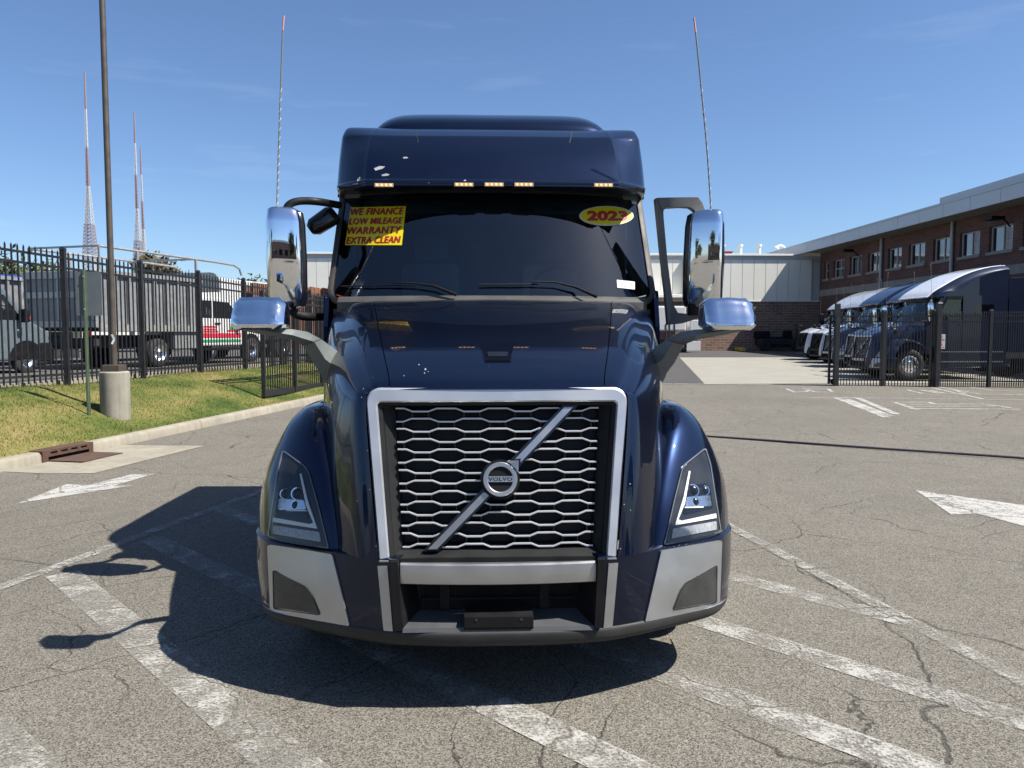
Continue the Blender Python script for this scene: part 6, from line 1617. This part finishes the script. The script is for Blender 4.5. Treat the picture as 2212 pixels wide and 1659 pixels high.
# blue refuse container
p = at(28, 700, 26.0); bx_ = thing('refuse_container', 'bright blue ribbed refuse container behind the grey van', 'container', (p.x, p.y, YARD), ang)
link('shell', MB().bbox((-3.5,-1.2,.75),(2.2,1.2,3.0), .05).mesh(), M['blue_box'], bx_)
for k in range(9): link('rib', MB().box((-3.3+k*.65,-1.28,.8),(-3.18+k*.65,-1.195,2.9)).mesh(), M['blue_box'], bx_)
link('top_rail', MB().box((-3.5,-1.29,2.86),(2.22,-1.19,3.02)).mesh(), M['blue_box'], bx_); link('skid', MB().box((-3.4,-.9,0),(2.1,.9,.75)).mesh(), M['frame_dark'], bx_)
# white box lorry behind the dump truck cab
p = at(437, 795, 26.0); bl = thing('box_lorry', 'white box lorry standing beyond the dump truck cab', 'lorry', (p.x, p.y, YARD), ang)
link('box', MB().bbox((-1.9,-1.2,.85),(3.2,1.2,3.0), .05).mesh(), M['white_body'], bl); link('corner_post', MB().box((3.1,-1.22,.85),(3.24,-1.1,3.0)).mesh(), M['flash_light'], bl)
link('chassis', MB().box((-1.9,-1.0,.45),(3.2,1.0,.85)).mesh(), M['frame_dark'], bl); link('brown_door', MB().bbox((1.0,-1.215,2.1),(1.5,-1.195,2.8), .003).mesh(), M['plank'], bl)
for x in (-1.0, 2.4):
    for s in (-1, 1): wheel_part(bl, x, s*1.0, .45, .3, s)
# plank sided trailer
p = at(520, 795, 27.5); tl = thing('plank_trailer', 'brown plank sided trailer behind the chrome hood mirror', 'trailer', (p.x, p.y, YARD), ang-radians(8))
for k in range(26): link('plank', MB().box((-.5+k*.26,-1.2,.95),(-.5+k*.26+.235,-1.16,2.95+random.uniform(-.05,.03))).mesh(), M['plank'], tl)
link('inner_side', MB().box((-.5,-1.15,.95),(6.3,-1.10,2.9)).mesh(), M['black'], tl); link('deck', MB().box((-.6,-1.2,.72),(6.4,1.2,.94)).mesh(), M['frame_dark'], tl)
for x in (1.2, 4.4): wheel_part(tl, x, -1.0, .45, .3, -1)
# red lorry between fence and cab
p = at(770, 800, 30.0); rl = thing('red_lorry', 'red lorry seen through the fence left of the blue cab', 'lorry', (p.x, p.y, YARD-.3))
link('body', MB().bbox((-1.2,0,.6),(1.4,2.2,3.0), .1).mesh(), M['red_vehicle'], rl); link('window', MB().box((-.55,-.012,1.9),(.0,0,2.6)).mesh(), M['white_body'], rl); link('roof_beacon', MB().bbox((-1.15,-.05,3.55),(-.1,.6,3.72), .05).mesh(), M['red_vehicle'], rl)
link('beacon_mast', MB().box((-.62,.2,3.0),(-.52,.3,3.55)).mesh(), M['black'], rl)
link('grille', MB().bbox((-.9,-.03,.75),(1.1,.0,1.4), .01).mesh(), M['black'], rl)
for x in (-.9, 1.1): 
    mb = MB(); mb.lathe([(0,.1),(0,.45),(.3,.45),(.3,.1)], 20, 'y', (x,.3,.45)); link('wheel', mb.mesh(40), M['tyre'], rl)

# ------------------------------------------------------------------ trees
def leaf_mat(name, c0_, c1_):
    m, t, b = _nodes(name); L = t.links; N = t.nodes.new; tcn = N('ShaderNodeTexCoord'); n = N('ShaderNodeTexNoise'); n.inputs['Scale'].default_value = 1.6; n.inputs['Detail'].default_value = 5; L.new(tcn.outputs['Object'], n.inputs['Vector'])
    r = N('ShaderNodeValToRGB'); r.color_ramp.elements[0].position = .35; r.color_ramp.elements[0].color = (*c0_,1); r.color_ramp.elements[1].position = .68; r.color_ramp.elements[1].color = (*c1_,1); L.new(n.outputs['Fac'], r.inputs['Fac']); L.new(r.outputs['Color'], b.inputs['Base Color']); b.inputs['Roughness'].default_value = .7
    return m
M['leaf_green'] = leaf_mat('green_leaves', (.035,.058,.014), (.085,.098,.030)); M['leaf_olive'] = leaf_mat('brownish_olive_leaves', (.055,.048,.022), (.105,.082,.040)); M['leaf_dark'] = leaf_mat('dark_leaves', (.03,.055,.018), (.07,.09,.03))
M['bark'] = pmat('bark', (.09,.07,.05), .9, var=.3, bump=.4, bscale=20)
def tree(label, base, h, rx, rz, mat, n=5000, leaf=.16, seed=1, lobes=9):
    rg = np.random.default_rng(seed); r = thing('tree', label, 'tree', base)
    cz = h-rz; cl = [(rg.uniform(-.75,.75)*rx, rg.uniform(-.75,.75)*rx, cz+rg.uniform(-.7,.75)*rz, rg.uniform(.28,.55)) for _ in range(lobes)]
    mb = MB(); mb.tube([(0,0,-.3),(.05,.02,h*.3),(.0,.08,h*.6),(.1,0,h*.85)], [.03*h,.024*h,.015*h,.005*h], 9)
    for (x, y, z, k) in cl: mb.tube([(.03,.03,h*.35+.2*rg.random()*h),(x*.5,y*.5,z*.85),(x,y,z)], [.010*h,.007*h,.003*h], 6)
    link('trunk', mb.mesh(40), M['bark'], r)
    V = []; Fc = []
    for i in range(n):
        x, y, z, k = cl[rg.integers(len(cl))]; d = rg.normal(size=3); d /= np.linalg.norm(d); rad = k*(rg.random()**.33)*(1+.25*rg.normal())
        c = np.array([x+d[0]*rad*rx, y+d[1]*rad*rx, z+d[2]*rad*rz*.9]); a = rg.normal(size=3); a /= np.linalg.norm(a); b = np.cross(a, rg.normal(size=3)); b /= np.linalg.norm(b)+1e-9
        s = leaf*rg.uniform(.5,1.2); n0 = len(V); V += [tuple(c-a*s), tuple(c+b*s*.45), tuple(c+a*s), tuple(c-b*s*.45)]; Fc.append((n0,n0+1,n0+2,n0+3))
    link('crown', pmesh(V, Fc), M[mat], r); return r
def tree_at(label, px, pyt, Y, rx, rz, mat, **k):
    p = at(px, pyt, Y); tree(label, (p.x, p.y, YARD-.2), p.z-YARD+.2, rx, rz, mat, **k)
tree_at('yellow green tree at the far left above the van', 18, 545, 44, 3.4, 2.9, 'leaf_green', n=7000, leaf=.22, seed=2)
tree_at('green tree beside the dump truck rail at the left', 82, 562, 48, 2.6, 2.6, 'leaf_green', n=5000, leaf=.22, seed=5)
tree_at('brownish olive tree rising behind the lamp post and dump truck', 318, 549, 40, 2.7, 2.2, 'leaf_olive', n=7000, leaf=.20, seed=11, lobes=12)
tree_at('low dark tree at the end of the left fence', 505, 611, 70, 3.2, 2.4, 'leaf_dark', n=4000, leaf=.3, seed=8)
tree_at('distant dark tree just left of the cab mirror', 560, 612, 80, 3.6, 2.6, 'leaf_dark', n=4000, leaf=.32, seed=9)
mbx = None
# ------------------------------------------------------------------ radio masts
M['mast_red'] = pmat('faded_red_mast_paint', (.27,.205,.225), .7, var=.06); M['mast_white'] = pmat('white_mast_paint', (.42,.44,.47), .7, var=.04)  # mast colours paled towards the sky to paint in distance haze
def mast(label, pts_px, Y, bands):
    """pts_px: (py, column, half width px); bands: py limits and colour"""
    def interp(py):
        for (a, b) in zip(pts_px[:-1], pts_px[1:]):
            if a[0] <= py <= b[0]: t = (py-a[0])/(b[0]-a[0]); return a[1]+(b[1]-a[1])*t, a[2]+(b[2]-a[2])*t
        return pts_px[-1][1:]
    q = at(pts_px[-1][1], pts_px[-1][0], Y); r = thing('radio_mast', label, 'mast', (q.x, q.y, 0), group='radio masts')
    m_px = (Y-CAM.y)/F
    for (y0, y1, colr) in bands:
        mb = MB(); n = max(2, int((y1-y0)/7)) if y1 > 400 else max(2, int((y1-y0)/12)); lev = [y0+(y1-y0)*k/n for k in range(n+1)]; prev = None
        for py in lev:
            px, hwid = interp(py); z = at(px, py, Y).z; xc = at(px, py, Y).x-q.x; w = max(hwid, .55)*m_px
            cur = [Vector((xc+sx*w, sy*w, z)) for sx, sy in ((-1,-1),(1,-1),(1,1),(-1,1))]
            th = .21 if hwid > 2.6 else .24
            for k in range(4): mb.bar(cur[k], cur[(k+1) % 4], th*.7, th*.7)
            if prev:
                for k in range(4): mb.bar(prev[k], cur[k], th, th); mb.bar(prev[k], cur[(k+1) % 4], th*.6, th*.6); mb.bar(prev[(k+1) % 4], cur[k], th*.6, th*.6)
            prev = cur
        link('mast_section', mb.mesh(), M['mast_red' if colr == 'r' else 'mast_white'], r)
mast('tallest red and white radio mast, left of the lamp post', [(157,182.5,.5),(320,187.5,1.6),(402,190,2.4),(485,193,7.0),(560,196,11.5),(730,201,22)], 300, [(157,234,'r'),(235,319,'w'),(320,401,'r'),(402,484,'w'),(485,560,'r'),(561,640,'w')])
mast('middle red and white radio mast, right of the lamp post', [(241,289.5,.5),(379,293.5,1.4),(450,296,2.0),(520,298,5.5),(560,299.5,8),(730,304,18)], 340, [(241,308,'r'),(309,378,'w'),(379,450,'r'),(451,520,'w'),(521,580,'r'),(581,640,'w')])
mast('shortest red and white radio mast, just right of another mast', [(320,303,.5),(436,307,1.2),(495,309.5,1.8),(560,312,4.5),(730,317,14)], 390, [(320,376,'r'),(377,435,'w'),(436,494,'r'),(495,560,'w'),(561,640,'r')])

# ------------------------------------------------------------------ building and trees added unseen behind the viewer for chrome and paint reflections
bb_ = thing('brick_shop', 'long low brick building behind the viewer, seen only in reflections', 'building', (6, -46, 0))
link('wall', MB().box((-30,-8,-.2),(34,0,6.2)).mesh(), M['brick_block'], bb_); link('parapet', MB().box((-30.2,-8.2,6.2),(34.2,.15,6.9)).mesh(), M['flash_light'], bb_)  # wall and parapet of the added reflection building
for k in range(12): link('window', MB().box((-27+k*5,-.02,1.2),(-24.2+k*5,.06,3.4)).mesh(), M['office_glass'], bb_)  # windows of the added reflection building
for i_, (x, y, h_, rx) in enumerate(((-24,-26,9,4.2),(-13,-34,10,4.5),(15,-30,8,3.6),(27,-24,9.5,4.4))):
    tree(['leafy street tree far behind the viewer on the left','broad street tree behind the viewer','smaller street tree behind the viewer on the right','tall street tree behind the viewer at the far right'][i_], (x, y, 0), h_, rx, rx*.85, 'leaf_dark', n=3500, leaf=.34, seed=20+i_)
